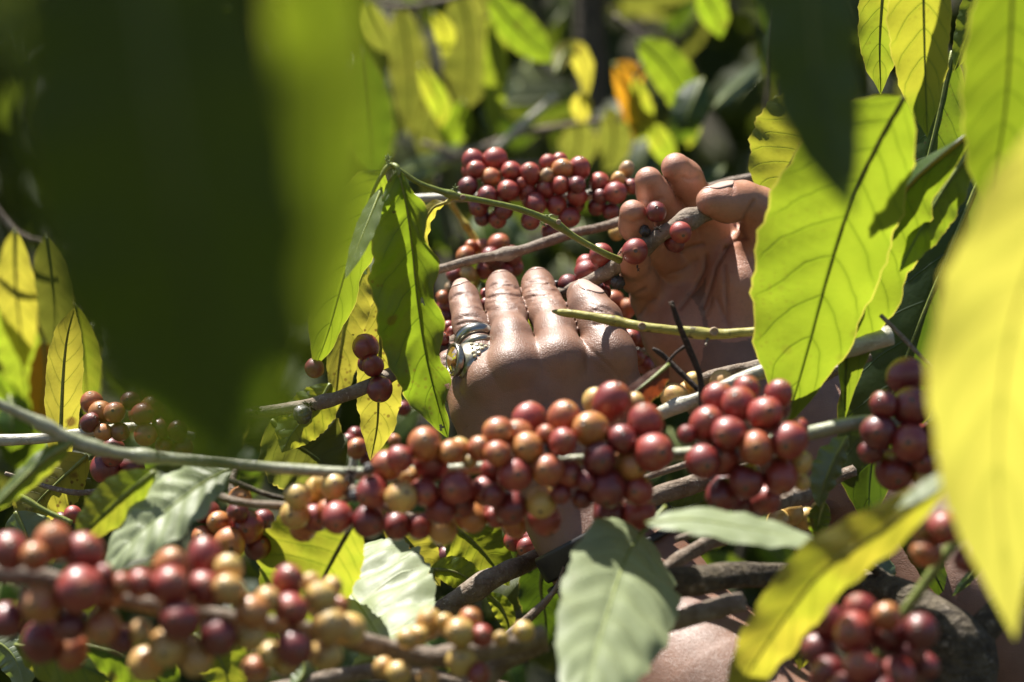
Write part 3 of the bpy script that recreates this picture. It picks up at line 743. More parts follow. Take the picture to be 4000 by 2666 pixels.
def build_person():
    root = thing('person', P(3300, 2900, 0), 'person reaching in with two bare brown hands to pick berries, rings on left hand', 'person')
    v, f = surface_nets(0.00078)
    base = np.array(root.location)
    me = bpy.data.meshes.new('body')
    me.vertices.add(len(v)); me.vertices.foreach_set('co', (v - base).astype(np.float32).ravel())
    me.loops.add(f.size); me.loops.foreach_set('vertex_index', f.astype(np.int32).ravel())
    me.polygons.add(len(f)); me.polygons.foreach_set('loop_start', (np.arange(len(f)) * 4).astype(np.int32))
    me.polygons.foreach_set('use_smooth', np.ones(len(f), bool)); me.update(calc_edges=True); me.validate()
    nrm = np.empty(len(v) * 3, np.float32); me.vertices.foreach_get('normal', nrm); nrm = nrm.reshape(-1, 3)
    # which side of which hand: the right palm faces the camera, the left palm faces away
    right = np.full(len(v), 9.0); left = np.full(len(v), 9.0)
    for arr, caps in ((right, [c for q in RH.values() for c in q] + RPALM), (left, [c for q in LH.values() for c in q] + LPALM)):
        for c in caps[::1]: np.minimum(arr, cap_sd(v, c), out=arr)
    pr = np.clip((-nrm[:, 1] - 0.0) / 0.45, 0, 1) * (right < 0.006); pl = np.clip((nrm[:, 1] - 0.1) / 0.4, 0, 1) * (left < 0.006)
    for nm, arr in (('palm', np.maximum(pr, pl)), ('crease', np.clip(groove(v) / 0.0009, 0, 1))):
        a = me.attributes.new(nm, 'FLOAT', 'POINT'); a.data.foreach_set('value', arr.astype(np.float32))
    me.materials.append(M['skin'])
    o = bpy.data.objects.new('body', me); COL.objects.link(o); o.parent = root
    # finger nails
    def nail(c, tip_dir, dors, r, ln, wd=0.78):
        A = np.array(tip_dir, float); A /= np.linalg.norm(A); Nn = np.array(dors, float); Nn -= A * (Nn @ A); Nn /= np.linalg.norm(Nn); L = np.cross(A, Nn)
        V = []; n, m = 13, 13
        for i in range(n):
            t = i / (n - 1)
            wf = (1 - abs(2 * t - 1) ** 3.2 * 0.42) * (1.0 if t > 0.15 else 0.82 + 1.2 * t)
            for j in range(m):
                u = -1 + 2 * j / (m - 1); th = u * wd * wf
                tt = t + (0.10 * (1 - u * u) if t > 0.5 else -0.14 * (1 - u * u) * (1 - t))
                rr = r * (1.0 - 0.05 * t * t) + 0.00025
                V.append(np.array(c) + A * (tt - 0.35) * ln + (L * math.sin(th) + Nn * math.cos(th)) * rr)
        V = np.array(V); cc = np.array(c)
        for _ in range(3):                          # lay the plate on the skin
            d = body_sd(V, cc, 0.02); out = V - cc; out -= A * (out @ A)[:, None] * 0.7; out /= np.linalg.norm(out, axis=1)[:, None] + 1e-9
            V = V - out * (d - 0.00012)[:, None]
        F = [(i * m + j, i * m + j + 1, (i + 1) * m + j + 1, (i + 1) * m + j) for i in range(n - 1) for j in range(m - 1)]
        ob = mesh_obj('nail', V, F, M['nail'], root)
        sd = ob.modifiers.new('thickness', 'SOLIDIFY'); sd.thickness = 0.0003; sd.offset = 0
        return ob
    def seg(h, k): 
        c = h[k][-1]; return c[0], c[2], c[1], c[3]
    for k, dors in (('index', (-0.1, -0.6, 1)), ('middle', (-0.15, -0.6, 1)), ('ring', (-0.35, -0.7, 0.9)), ('pinky', (-0.3, -0.9, 0.6))):
        a, b, ra, rb = seg(LH, k); nail(a * 0.45 + b * 0.55, b - a, dors, (ra * 0.4 + rb * 0.6) * 1.0, 0.0115)
    a, b, ra, rb = seg(LH, 'thumb'); nail(a * 0.55 + b * 0.45, b - a, (0.62, -1.0, 0.35), ra * 0.5 + rb * 0.5 + 0.0003, 0.0140, 0.7)
    a, b, ra, rb = seg(RH, 'thumb'); nail(a * 0.6 + b * 0.4, b - a, (0.05, 0.12, 1), ra * 0.5 + rb * 0.5, 0.0125)
    for k in ('index', 'middle', 'ring', 'pinky'):
        a, b, ra, rb = seg(RH, k); nail(a * 0.7 + b * 0.3, b - a, (0.25, 1, 0.1), ra * 0.6 + rb * 0.4, 0.0105)
    # rolled sleeves above the elbows (below the picture)
    tube('sleeve', [P(3560, 3560, -100), P(3700, 3700, -110), P(4000, 3990, -130), P(4500, 4350, -140)], [0.050, 0.055, 0.06, 0.065], M['cloth'], root, sides=24, rough=0.03)
    tube('sleeve', [P(4640, 3140, -6), P(4800, 3300, -10), P(5100, 3580, -15), P(5300, 4200, -20)], [0.056, 0.06, 0.065, 0.068], M['cloth'], root, sides=24, rough=0.03)
    return root
build_person()

# ------------------------------------------------------------------ jewellery
def frame_on_finger(caps, t):
    a, ra, b, rb = caps; c = a * (1 - t) + b * t; A = (b - a) / np.linalg.norm(b - a)
    return c, A, ra * (1 - t) + rb * t
def band(name, c, A, R0, rad, width, thick, mat, parent=None, label=None, group=None, tilt=0.0, n=64):
    """ring around axis A; width/thick are functions of the angle from R0 (radians)"""
    A = np.array(A); R0 = np.array(R0, float); R0 -= A * (R0 @ A); R0 /= np.linalg.norm(R0); B = np.cross(A, R0)
    V = []; F = []
    prof = [(-0.5, 0.0), (-0.5, 0.35), (-0.36, 0.8), (0.0, 1.0), (0.36, 0.8), (0.5, 0.35), (0.5, 0.0)]; m = len(prof)
    for i in range(n):
        ph = 2 * math.pi * i / n; d = min(ph, 2 * math.pi - ph)
        rd = R0 * math.cos(ph) + B * math.sin(ph); w = width(d); th = thick(d)
        for (x, y) in prof: V.append(c + A * (w * x + tilt * math.cos(ph)) + rd * (rad + y * th))
    for i in range(n):
        for j in range(m):
            i2 = (i + 1) % n; j2 = (j + 1) % m
            F.append((i * m + j, i * m + j2, i2 * m + j2, i2 * m + j))
    if parent is None:
        return tag(mesh_obj(name, V, F, M[mat], base=Vector(c)), label, 'ring', group)
    return mesh_obj(name, V, F, M[mat], parent)
c1, A1, r1 = frame_on_finger(LH['ring'][1], 0.62)
HEAD = np.array([-0.80, -0.62, -0.1])
band('ring', c1, A1, HEAD, r1 * 1.02, lambda d: 0.0056, lambda d: 0.0024, 'steel', label='plain domed steel band worn above the stone-set ring', group='rings on the ring finger')
c2, A2, r2 = frame_on_finger(LH['ring'][1], 0.08)
band('ring', c2, A2, HEAD, r2 * 1.02, lambda d: 0.0036, lambda d: 0.0020, 'silver', label='thin silver band squeezed between steel band and stone-set ring', group='rings on the ring finger')
c3, A3, r3 = frame_on_finger(LH['ring'][0], 0.62)
def signet():
    root = thing('signet_ring', Vector(c3), 'silver ring with large oval amber stone and rows of tiny stones', 'ring', 'rings on the ring finger')
    wdt = lambda d: 0.0045 + 0.0135 * math.exp(-(d / 1.05) ** 2); thk = lambda d: 0.0020 + 0.0032 * math.exp(-(d / 0.7) ** 2)
    r = r3 * 0.97
    band('band', c3, A3, HEAD, r, wdt, thk, 'silver', root, n=80)
    A = np.array(A3); R0 = HEAD - A * (HEAD @ A); R0 /= np.linalg.norm(R0); B = np.cross(A, R0)
    top = c3 + R0 * (r + 0.0052)
    # bezel
    V = []; F = []; n = 36; ring = [(1.12, -0.0016), (1.22, 0.0006), (1.1, 0.0016), (0.98, 0.0010), (0.95, -0.001)]; m = len(ring)
    for i in range(n):
        ph = 2 * math.pi * i / n
        for (q, h) in ring: V.append(top + (A * math.cos(ph) * 0.0068 + B * math.sin(ph) * 0.0056) * q + R0 * h)
    for i in range(n):
        for j in range(m - 1): F.append((i * m + j, i * m + j + 1, ((i + 1) % n) * m + j + 1, ((i + 1) % n) * m + j))
    mesh_obj('bezel', V, F, M['silver'], root)
    # faceted stone
    V = []; F = []; n = 14
    lev = [(0.55, 0.0024, 0.5), (0.85, 0.0016, 0.0), (1.0, 0.0004, 0.5), (0.55, -0.0022, 0.0)]
    for (q, h, s) in lev:
        for i in range(n):
            ph = 2 * math.pi * (i + s) / n; V.append(top + (A * math.cos(ph) * 0.0067 + B * math.sin(ph) * 0.0055) * q + R0 * h)
    V.append(top - R0 * 0.0034)
    F.append(tuple(range(n)))
    for k in range(3):
        for i in range(n):
            i2 = (i + 1) % n; a, b, c, d = k * n + i, k * n + i2, (k + 1) * n + i, (k + 1) * n + i2
            if lev[k][2] > lev[k + 1][2]: F += [(a, c, d), (a, d, b)]
            else: F += [(a, c, b), (b, c, d)]
    for i in range(n): F.append((3 * n + i, 4 * n, 3 * n + (i + 1) % n))
    mesh_obj('gemstone', V, F, M['gem'], root, smooth=False)
    # tiny stones: round the bezel and along both shoulders
    spots = []
    for ph in np.linspace(-1.25, 1.25, 9): spots.append((math.cos(math.pi + ph) * 0.0079, math.sin(math.pi + ph) * 0.0, ph, 'z'))
    sv, sf = [], []
    def stone(p, nrm, s):
        nrm = np.array(nrm) / np.linalg.norm(nrm); x = np.cross(nrm, A); x /= np.linalg.norm(x); y = np.cross(nrm, x); V = []; F = []
        for (q, h) in ((0.6, 0.55), (1.0, 0.1), (1.0, -0.6)):
            for i in range(8):
                an = 2 * math.pi * i / 8; V.append(p + (x * math.cos(an) + y * math.sin(an)) * q * s + nrm * h * s)
        F.append(tuple(range(8)))
        for k in range(2):
            for i in range(8): F.append((k * 8 + i, (k + 1) * 8 + i, (k + 1) * 8 + (i + 1) % 8, k * 8 + (i + 1) % 8))
        mesh_obj('small_stone', V, F, M['pave'], root, smooth=False)
    for sg in (-1, 1):
        for ph, ax in ((0.80, -0.0046), (0.78, -0.0022), (0.78, 0.0004), (0.80, 0.0030), (1.0, -0.0034), (1.0, 0.0016), (1.0, -0.0008), (1.2, 0.0016), (1.2, -0.0008), (1.38, 0.0004)):
            d = sg * ph; rd = R0 * math.cos(d) + B * math.sin(d); w = wdt(ph)
            stone(c3 + A * ax + rd * (r + thk(ph) * 0.98), rd, 0.00085)
    return root
signet()
def bracelet():
    a = np.array(P(2275, 2000, 8)); b = np.array(P(2345, 2130, 7)); A = b - a; A /= np.linalg.norm(A); c = (a + b) / 2 + A * 0.006
    R0 = np.array([-0.9, -0.3, -0.45])
    root = thing('wrist_band', Vector(c), 'black rubber band round the wrist below the ringed hand', 'bracelet')
    R0 -= A * (R0 @ A); R0 /= np.linalg.norm(R0); Bv = np.cross(A, R0); n = 72
    for nm, sh_, wd_, th_ in (('strap', 0.0, 0.012, 0.0020), ('loop', 0.0095, 0.0032, 0.0030)):
        V = []; F = []; pr = [(-0.5, -0.6), (-0.5, 0.6), (-0.38, 1.0), (0.38, 1.0), (0.5, 0.6), (0.5, -0.6)]; m = len(pr)
        rr = np.linspace(0.014, 0.05, 90)
        for i in range(n):
            ph = 2 * math.pi * i / n; rd = R0 * math.cos(ph) + Bv * math.sin(ph); c0 = c + A * sh_
            d = body_sd(c0 + rd[None] * rr[:, None], c0, 0.06); k = np.argmax(d > 0)
            for (x, y) in pr: V.append(c0 + A * wd_ * x + rd * (rr[k] + 0.0004 + th_ * y))
        V = np.array(V).reshape(n, m, 3); V = (np.roll(V, 1, 0) + V * 2 + np.roll(V, -1, 0)) / 4; V = V.reshape(-1, 3)
        for i in range(n):
            for j in range(m): F.append((i * m + j, i * m + (j + 1) % m, ((i + 1) % n) * m + (j + 1) % m, ((i + 1) % n) * m + j))
        mesh_obj(nm, V, F, M['rubber'], root)
    return root
bracelet()

# ------------------------------------------------------------------ branches with berries
def branch(label, stem, mat='bark', group='berry branches', name='coffee_branch', **kw):
    root = thing(name, P(*stem[0][:3]), label, 'branch', group)
    ptube('stem', stem, M[mat], root, seed=len(bpy.data.objects) % 97, **kw)
    return root

# --- the branch held between both hands, with its green side shoot
b1 = [(900, 1628, 6, 22), (1210, 1582, 4, 24), (1360, 1540, 4, 26), (1510, 1474, 8, 26), (1712, 1364, 30, 24), (2050, 1200, 62, 25), (2290, 1108, 48, 28), (2440, 1020, 38, 32), (2600, 905, 30, 32), (2740, 840, 32, 33), (2840, 815, 46, 28)]
B1 = branch('grey branch gripped by both hands, with a green side shoot and hanging leaves', b1, nodes=[(.13, .3), (.3, .25), (.74, .35), (.86, .4)])
berries(B1, Z(1600, 500, 1.568, [(1380, 757, 72, 'r', -14), (1510, 515, 58, 'd', -4), (1415, 540, 55, 'r', 2), (1660, 640, 60, 'r', -12), (1175, 780, 66, 'r', 2), (1085, 885, 68, 'r', 8), (1085, 840, 60, 'r', 14), (975, 960, 58, 'd', 4),
   (1165, 1005, 60, 'd', 10), (1440, 632, 30, 'b', -4), (1275, 950, 38, 'b', -2), (900, 955, 20, 'b', 2), (1620, 705, 50, 'd', 4), (1215, 930, 32, 'd', 8)]), [q[:3] for q in b1])
berries(B1, Z(1100, 1300, 1.4706, [(485, 85, 68, 'd', -4), (525, 190, 56, 'd', -6), (478, 180, 38, 'd', 2), (565, 325, 68, 'd', -4), (120, 470, 46, 'b'), (190, 205, 52, 'd', 3)]), [q[:3] for q in b1])
berries(B1, Z(1600, 1000, 3.135, [(480, 870, 72, 'r', 6), (525, 925, 60, 'r', 2), (400, 1020, 82, 'r', -2), (390, 1090, 60, 'o', 4), (930, 470, 60, 'r', 6), (930, 590, 60, 'd', 4)]), [q[:3] for q in b1])
crust(B1, 1205, 1585, 2, 30, 26, 'twig_dark', 3); crust(B1, 1000, 1600, 2, 26, 14, 'twig_dark', 4); crust(B1, 2430, 985, 24, 16, 12, 'crust', 5); crust(B1, 2570, 900, 14, 18, 12, 'crust', 6); crust(B1, 2490, 1050, 18, 15, 8, 'twig_dark', 8)
sh = [(2422, 1018, 26, 15), (2350, 985, 18, 13), (2250, 930, 10, 12.5), (2155, 868, 2, 15), (2030, 818, -8, 12.5), (1900, 788, -16, 12), (1782, 766, -22, 14), (1700, 740, -26, 11), (1630, 712, -30, 10), (1570, 672, -34, 9), (1535, 645, -36, 9)]
ptube('side_shoot', sh, M['stem_green'], B1, nodes=[(.28, .35), (.63, .35), (.98, .5)], rough=0.03)
crust(B1, 1514, 630, -37, 24, 13, 'bud', 11, 'bud'); crust(B1, 1778, 738, -25, 20, 9, 'bud', 12, 'bud'); crust(B1, 2142, 842, 0, 20, 9, 'bud', 13, 'bud'); crust(B1, 2120, 880, 0, 16, 7, 'bud', 14, 'bud')
scar(B1, 1808, 772, -25, 10); scar(B1, 2182, 868, -1, 9)
leaf([(1556, 668, -38), (1588, 800, -36), (1612, 980, -30), (1632, 1180, -22), (1662, 1380, -14), (1705, 1560, -8), (1750, 1712, -4)], 172, 84, 'leaf', B1, tl=-0.25, tr=-1.2, wave=0.18, freq=5.2, nv=10, quilt=0.05, holes=4, petiole=[(1535, 645, -36), (1552, 655, -38), (1560, 690, -38)], acum=0.35)
leaf([(1500, 672, -36), (1462, 740, -34), (1410, 890, -26), (1345, 1080, -14), (1285, 1290, -2), (1225, 1450, 6)], 135, 66, 'leaf_bright', B1, tl=0.2, tr=2.6, wave=0.05, nv=11, petiole=[(1532, 645, -36), (1512, 655, -37), (1496, 680, -36)])
leaf([(1742, 792, -22), (1690, 815, -20), (1655, 885, -16), (1650, 970, -10), (1648, 1040, -4)], 36, 24, 'leaf_yellow', B1, tl=0.6, tr=1.5, wave=0.12, ribr=7, ribmat='petiole_yellow', petiole=[(1790, 775, -22), (1765, 778, -22), (1738, 795, -22)], acum=0.2)

leaf([(1490, 735, -34), (1452, 830, -52), (1405, 950, -74), (1352, 1090, -98)], 34, 40, 'leaf_silver', B1, tl=-0.6, tr=0.8, wave=0.08, ribr=6, acum=0.2)  # added pale leaf standing in for sun glare on the second hanging leaf
# --- thin twig crossing behind both hands
b2 = [(1330, 1084, 70, 13), (1480, 1092, 66, 15), (1650, 1070, 58, 17), (1850, 1015, 62, 18), (2015, 985, 68, 21), (2230, 915, 80, 19), (2420, 868, 95, 19), (2780, 733, 112, 19), (2960, 690, 112, 20), (3080, 655, 112, 19), (3220, 630, 116, 18)]
B2 = branch('thin bare grey twig running behind the fingertips of both hands', b2, nodes=[(.38, .5), (.95, .5)])

# --- far branch with three clusters beyond the hands
b3 = [(1430, 785, 135, 17), (1740, 772, 130, 18), (2050, 770, 128, 19), (2290, 765, 128, 22), (2500, 742, 132, 19), (2850, 765, 140, 20), (3000, 730, 140, 22), (3120, 690, 142, 20)]
B3 = branch('branch crowded with dull red berries just above the ringed hand', b3, 'bark_pale')
berries(B3, Z(1700, 550, 2.941, [(440, 240, 120, 'r'), (690, 225, 132, 'r'), (470, 340, 100, 'r'), (640, 430, 105, 'o'), (880, 360, 115, 'r'), (1090, 390, 118, 'r'), (380, 530, 105, 'd'), (840, 575, 112, 'r'), (600, 640, 110, 'd'), (500, 760, 105, 'r'),
  (545, 890, 85, 'd'), (720, 900, 95, 'r'), (790, 800, 100, 'd'), (1050, 590, 105, 'r'), (985, 490, 60, 'r'), (1300, 255, 90, 'r'), (1430, 230, 85, 'r'), (1460, 330, 112, 'o'), (1650, 330, 118, 'r'), (1285, 400, 75, 't'),
  (1270, 560, 100, 'r'), (1440, 515, 102, 'r'), (1630, 510, 90, 'd'), (1630, 640, 105, 'r'), (1150, 720, 115, 'r'), (1390, 740, 105, 'r'), (1610, 730, 95, 'd'), (1540, 880, 115, 'r'), (1100, 910, 105, 'r'), (1330, 1040, 100, 'd'),
  (1890, 490, 115, 'r'), (2070, 600, 118, 'r'), (2100, 440, 75, 'y'), (2200, 330, 82, 't'), (2260, 520, 88, 'r'), (2020, 820, 90, 'd'), (1860, 760, 95, 'd'), (2080, 1060, 80, 'y'), (1900, 640, 85, 'd')]), [q[:3] for q in b3], R=19, extra=0.25)
crust(B3, 2300, 745, 110, 24, 8, 'crust', 21)

# --- hanging cluster behind the ringed hand
b4 = [(1758, 790, 150, 13), (1800, 855, 152, 11), (1850, 930, 152, 16), (1878, 1010, 150, 14), (1850, 1120, 152, 13), (1760, 1260, 158, 12), (1700, 1420, 165, 12)]
B4 = branch('yellowish drooping stalk with berries behind the ring finger', b4, 'petiole_yellow', nodes=[(.22, .4)])
berries(B4, Z(1700, 550, 2.941, [(350, 1320, 100, 'o'), (545, 1230, 95, 'o', -6), (730, 1190, 115, 'o'), (420, 1215, 70, 'o'), (870, 1330, 110, 'r'), (640, 1330, 100, 'd'), (580, 1480, 100, 'r'), (780, 1500, 100, 'r'), (390, 1540, 85, 'y'), (220, 1540, 80, 'd'), (900, 1460, 95, 'r'), (700, 1400, 90, 'd')])
  + Z(1600, 1000, 3.135, [(500, 390, 60, 't'), (410, 510, 78, 'o'), (430, 630, 92, 'r'), (430, 750, 70, 'd'), (330, 850, 80, 'o'), (345, 940, 88, 'r'), (720, 220, 92, 'y'), (250, 1000, 80, 'd'), (560, 760, 80, 'd')]), [q[:3] for q in b4], R=15, extra=0.2)

# --- long foreground branch with three big clusters
b5 = [(-60, 1555, -150, 22), (110, 1632, -145, 22), (285, 1720, -140, 29), (450, 1768, -136, 23), (620, 1790, -132, 25), (860, 1812, -128, 22), (1150, 1835, -124, 22), (1450, 1850, -122, 25), (1820, 1832, -120, 24), (2230, 1800, -118, 24), (2650, 1775, -116, 25), (2900, 1745, -116, 25), (3130, 1700, -114, 28), (3400, 1648, -112, 28), (3600, 1690, -110, 24), (3760, 1720, -108, 22)]
B5 = branch('long pale branch across the middle carrying the largest red clusters', b5, 'stem_pale', nodes=[(.09, .4), (.17, .25), (.245, .3)], rough=0.04)
berries(B5, Z(1350, 1450, 2.941, [(905, 840, 180, 'o'), (480, 1090, 170, 'o', -19), (620, 1010, 140, 'r'), (980, 1070, 180, 'r', -19), (310, 1390, 170, 'r'), (900, 1390, 155, 'r'), (640, 1450, 165, 'y'), (720, 1220, 110, 'y', -8), (1270, 1340, 178, 'r'), (1210, 930, 130, 'o'),
    (1310, 880, 105, 'y'), (1540, 890, 128, 'o'), (1750, 700, 160, 'o'), (1980, 740, 165, 'o'), (2110, 570, 185, 'r', 0), (2090, 890, 168, 'o'), (1740, 950, 140, 'o'), (1690, 1130, 120, 'r', -14), (1950, 1190, 180, 'r'), (1610, 1380, 155, 'r'), (1430, 1040, 80, 'y'), (265, 1130, 60, 'b'), (100, 1440, 60, 'b')])
  + Z(1900, 1450, 2.4775, [(750, 450, 148, 'o'), (1215, 310, 168, 'r'), (1050, 290, 108, 'y', 4), (1440, 320, 88, 'y', 6), (1540, 500, 162, 'r'), (1010, 570, 162, 'o'), (740, 690, 125, 'r'), (570, 610, 85, 'o'), (1310, 660, 128, 'd'), (1090, 850, 150, 'd'), (1395, 905, 148, 'o'), (1620, 790, 172, 'r'),
    (600, 960, 142, 'o', -26), (790, 1000, 132, 'r'), (1170, 1130, 168, 'd'), (960, 1060, 92, 'd'), (1470, 1160, 135, 'r'), (530, 1270, 138, 'y', -16), (560, 1420, 142, 'r'), (230, 1320, 150, 'd'), (260, 1480, 112, 'o'), (60, 1200, 105, 'd'), (1200, 1390, 152, 'd'), (1480, 1380, 142, 'r'), (930, 1230, 95, 'd'), (645, 740, 62, 'b', -24), (720, 1190, 92, 'd'), (80, 1420, 85, 'r')])
  + Z(1000, 1800, 1.5687, [(690, 370, 92, 'd'), (500, 350, 88, 'r'), (860, 400, 78, 'd'), (1000, 400, 72, 'r'), (1140, 425, 82, 'y'), (1310, 345, 82, 'o'), (1250, 260, 80, 'd'), (1130, 300, 82, 'd')]),
  [q[:3] for q in b5], R=24, extra=0.3)
berries(B5, Z(2600, 1400, 2.4775, [(510, 390, 142, 'r'), (780, 300, 118, 'r'), (710, 450, 158, 'r'), (1100, 345, 122, 'r'), (960, 545, 162, 'r'), (1080, 480, 122, 'd', -10), (400, 645, 158, 'r'), (610, 725, 152, 'r'), (205, 740, 85, 'd'), (560, 965, 155, 'r'), (360, 1000, 152, 'r'),
    (880, 870, 152, 'o', -30), (1200, 795, 165, 'r'), (1290, 670, 85, 'r'), (1310, 1010, 102, 'y'), (1110, 1130, 155, 'r'), (780, 1190, 155, 'd'), (555, 1320, 145, 'd'), (970, 1370, 135, 'r'), (770, 1430, 115, 'd'), (1320, 1200, 72, 'y')]), [q[:3] for q in b5], R=25, extra=0.3)
berries(B5, Z(3100, 1350, 1.191, [(520, 142, 78, 'd'), (622, 150, 42, 'd'), (420, 275, 60, 'd'), (545, 287, 82, 'd'), (395, 402, 76, 'd'), (540, 450, 80, 'r'), (362, 490, 56, 'd'), (470, 585, 82, 'd'), (612, 605, 56, 'y'), (610, 540, 55, 'd'), (660, 240, 55, 'd'), (660, 420, 62, 'd')]), [q[:3] for q in b5], R=22, extra=0.25)
crust(B5, 1380, 1860, -130, 40, 16, 'crust', 31); crust(B5, 620, 1775, -150, 26, 9, 'crust', 32)
leaf([(282, 1728, -142), (180, 1790, -146), (70, 1890, -150), (-70, 2030, -155)], 42, 52, 'leaf_lime', B5, tl=0.8, tr=0.8, wave=0.05, ribr=16)
leaf([(905, 1838, -124), (790, 1895, -122), (655, 1995, -120), (520, 2110, -120), (390, 2250, -122)], 118, 112, 'leaf_pale', B5, tl=1.0, tr=-1.3, wave=0.06, quilt=0.12, nv=8, ribr=12)
leaf([(600, 1845, -118), (490, 1930, -112), (385, 2025, -108), (280, 2125, -105)], 95, 80, 'leaf_lime', B5, tl=0.3, tr=0.3, wave=0.06)

# --- dim cluster at left behind the dark foreground leaf
b6 = [(-60, 1722, 12, 24), (150, 1714, 8, 22), (340, 1690, 4, 20), (560, 1668, 0, 18), (760, 1705, 0, 15)]
B6 = branch('pale twig at the left edge ending in a shaded brown red cluster', b6, 'bark_pale', rough=0.03)
berries(B6, Z(250, 1450, 2.941, [(320, 365, 118, 'o'), (425, 480, 128, 'o'), (300, 592, 102, 'd'), (580, 480, 112, 'o'), (900, 500, 118, 'r'), (1010, 425, 125, 'o'), (965, 260, 78, 'o'), (1230, 470, 112, 'd'), (935, 730, 122, 'r'), (1110, 660, 102, 'd'), (1300, 690, 108, 'd'), (450, 705, 98, 'o'), (640, 700, 102, 'd'), (760, 350, 100, 'd'), (470, 1115, 150, 'd'), (765, 1110, 148, 'd'), (560, 960, 122, 'd'), (1370, 880, 102, 'd'), (1150, 850, 92, 'd')]), [q[:3] for q in b6], R=17, extra=0.2)

# --- weathered twig with the cream berries
b7 = [(835, 1925, -100, 16), (900, 1956, -104, 17), (1010, 1972, -106, 16), (1190, 1976, -106, 17), (1330, 1950, -106, 27), (1400, 1930, -106, 24), (1600, 2018, -108, 15), (1800, 2014, -110, 16), (1880, 1990, -110, 12)]
B7 = branch('weathered grey twig with cream berries left of the big red cluster', b7, 'bark', nodes=[(.6, .3)])
berries(B7, Z(1000, 1800, 1.5687, [(255, 215, 75, 'y'), (370, 182, 72, 'y'), (420, 137, 62, 'y'), (485, 160, 78, 'y'), (240, 330, 82, 'y'), (360, 352, 78, 'r'), (440, 300, 60, 'o'), (290, 412, 76, 'o')]), [q[:3] for q in b7], R=11, extra=0.2)
crust(B7, 1380, 1935, -125, 38, 16, 'crust', 33); crust(B7, 1790, 2010, -125, 34, 14, 'crust', 34)

# --- lower right cluster hanging in the shade
b8 = [(3830, 2020, -205, 24), (3720, 2130, -205, 24), (3610, 2285, -205, 22), (3530, 2395, -205, 20), (3430, 2560, -205, 18), (3380, 2720, -205, 16)]
B8 = branch('olive stalk with dark red berries in the bottom right corner', b8, 'stem_green')
berries(B8, Z(3100, 1350, 1.191, [(700, 850, 66, 'r'), (617, 962, 64, 'o'), (595, 842, 60, 't'), (812, 995, 62, 'd'), (310, 1235, 72, 'r'), (170, 1285, 72, 'd'), (278, 1332, 84, 'r'), (440, 1350, 80, 'd'), (588, 1332, 78, 'd'), (120, 1422, 74, 'd'), (318, 1492, 78, 'r'), (170, 1525, 76, 'd'), (480, 1535, 82, 'r'), (602, 1492, 62, 'd'), (432, 1262, 62, 'o'), (545, 1425, 62, 'd'), (240, 1600, 76, 'd'), (400, 1620, 76, 'd')]), [q[:3] for q in b8], R=27, extra=0.3)

# --- nearest row of berries, bottom left to centre
b9 = [(-80, 2236, -236, 40), (180, 2262, -234, 38), (520, 2352, -228, 36), (900, 2420, -218, 36), (1240, 2470, -202, 38), (1420, 2512, -176, 42), (1640, 2566, -162, 46), (1810, 2552, -168, 46), (2000, 2516, -160, 48), (2125, 2490, -156, 50)]
B9 = branch('thick nearest branch along the bottom left with out of focus red and cream berries', b9, 'bark')
berries(B9, Z(0, 2000, 2.354, [(90, 360, 160, 'r'), (320, 410, 120, 'o'), (490, 280, 160, 'o'), (770, 380, 175, 'r'), (370, 850, 170, 'o'), (730, 720, 205, 'r'), (970, 740, 150, 'o'), (960, 570, 80, 'r'), (60, 1000, 150, 'd'), (390, 1190, 170, 'd'), (660, 1290, 130, 'o'), (640, 1050, 130, 'd'), (950, 1060, 150, 'o'), (1120, 1180, 120, 'd'),
    (1120, 660, 92, 'o'), (1290, 660, 122, 'r'), (1290, 1100, 92, 'y'), (1560, 500, 142, 'o'), (1560, 680, 158, 'r'), (1650, 1000, 168, 'd'), (1540, 1240, 162, 'y'), (1340, 1400, 150, 'y')])
  + Z(700, 2000, 2.354, [(240, 430, 152, 'r'), (220, 710, 152, 'r'), (450, 520, 118, 'y'), (460, 720, 132, 'y'), (360, 1140, 165, 'd'), (150, 1340, 145, 'y'), (1000, 640, 138, 'r'), (670, 920, 138, 'o'), (810, 810, 112, 'y'), (1030, 900, 145, 'r'), (1300, 790, 132, 'y'), (1210, 650, 82, 'y'), (1400, 690, 92, 'y'),
    (1380, 1040, 155, 'y'), (1560, 1080, 142, 'y'), (1060, 1250, 155, 'd'), (1350, 1320, 135, 'y'), (660, 1150, 122, 'y'), (840, 1310, 102, 'y'), (700, 1450, 112, 'o'), (1470, 860, 82, 'o'), (990, 1390, 105, 'y')]), [q[:3] for q in b9], R=25, extra=0.25)
berries(B9, Z(1400, 2250, 2.941, [(810, 550, 148, 'y'), (570, 720, 122, 'y'), (690, 690, 112, 'y'), (1170, 650, 158, 'y'), (1280, 500, 122, 'o'), (1420, 690, 118, 'r'), (1900, 640, 112, 'y'), (1640, 725, 80, 'y'), (1180, 980, 158, 'y'), (460, 1120, 132, 'y'), (290, 1050, 112, 'y'), (800, 1180, 112, 'y'), (1380, 1130, 122, 'r'), (1000, 530, 92, 'y')]), [q[:3] for q in b9], R=22, extra=0.2)

# --- small orange cluster, sharper, left of centre
b10 = [(930, 1800, -40, 12), (905, 1900, -48, 14), (915, 2000, -52, 14), (890, 2110, -54, 12), (860, 2230, -56, 10)]
B10 = branch('small sunlit cluster of orange berries under the long branch at left', b10, 'bark')
berries(B10, Z(700, 2000, 2.354, [(370, 105, 102, 'o'), (630, 142, 138, 'r'), (770, 72, 92, 'd'), (460, 290, 138, 'o'), (230, 232, 102, 'o'), (720, 325, 112, 'd'), (540, 5, 92, 'd'), (250, 5, 100, 'd'), (560, -120, 98, 'o')]), [q[:3] for q in b10], R=16, extra=0.3)

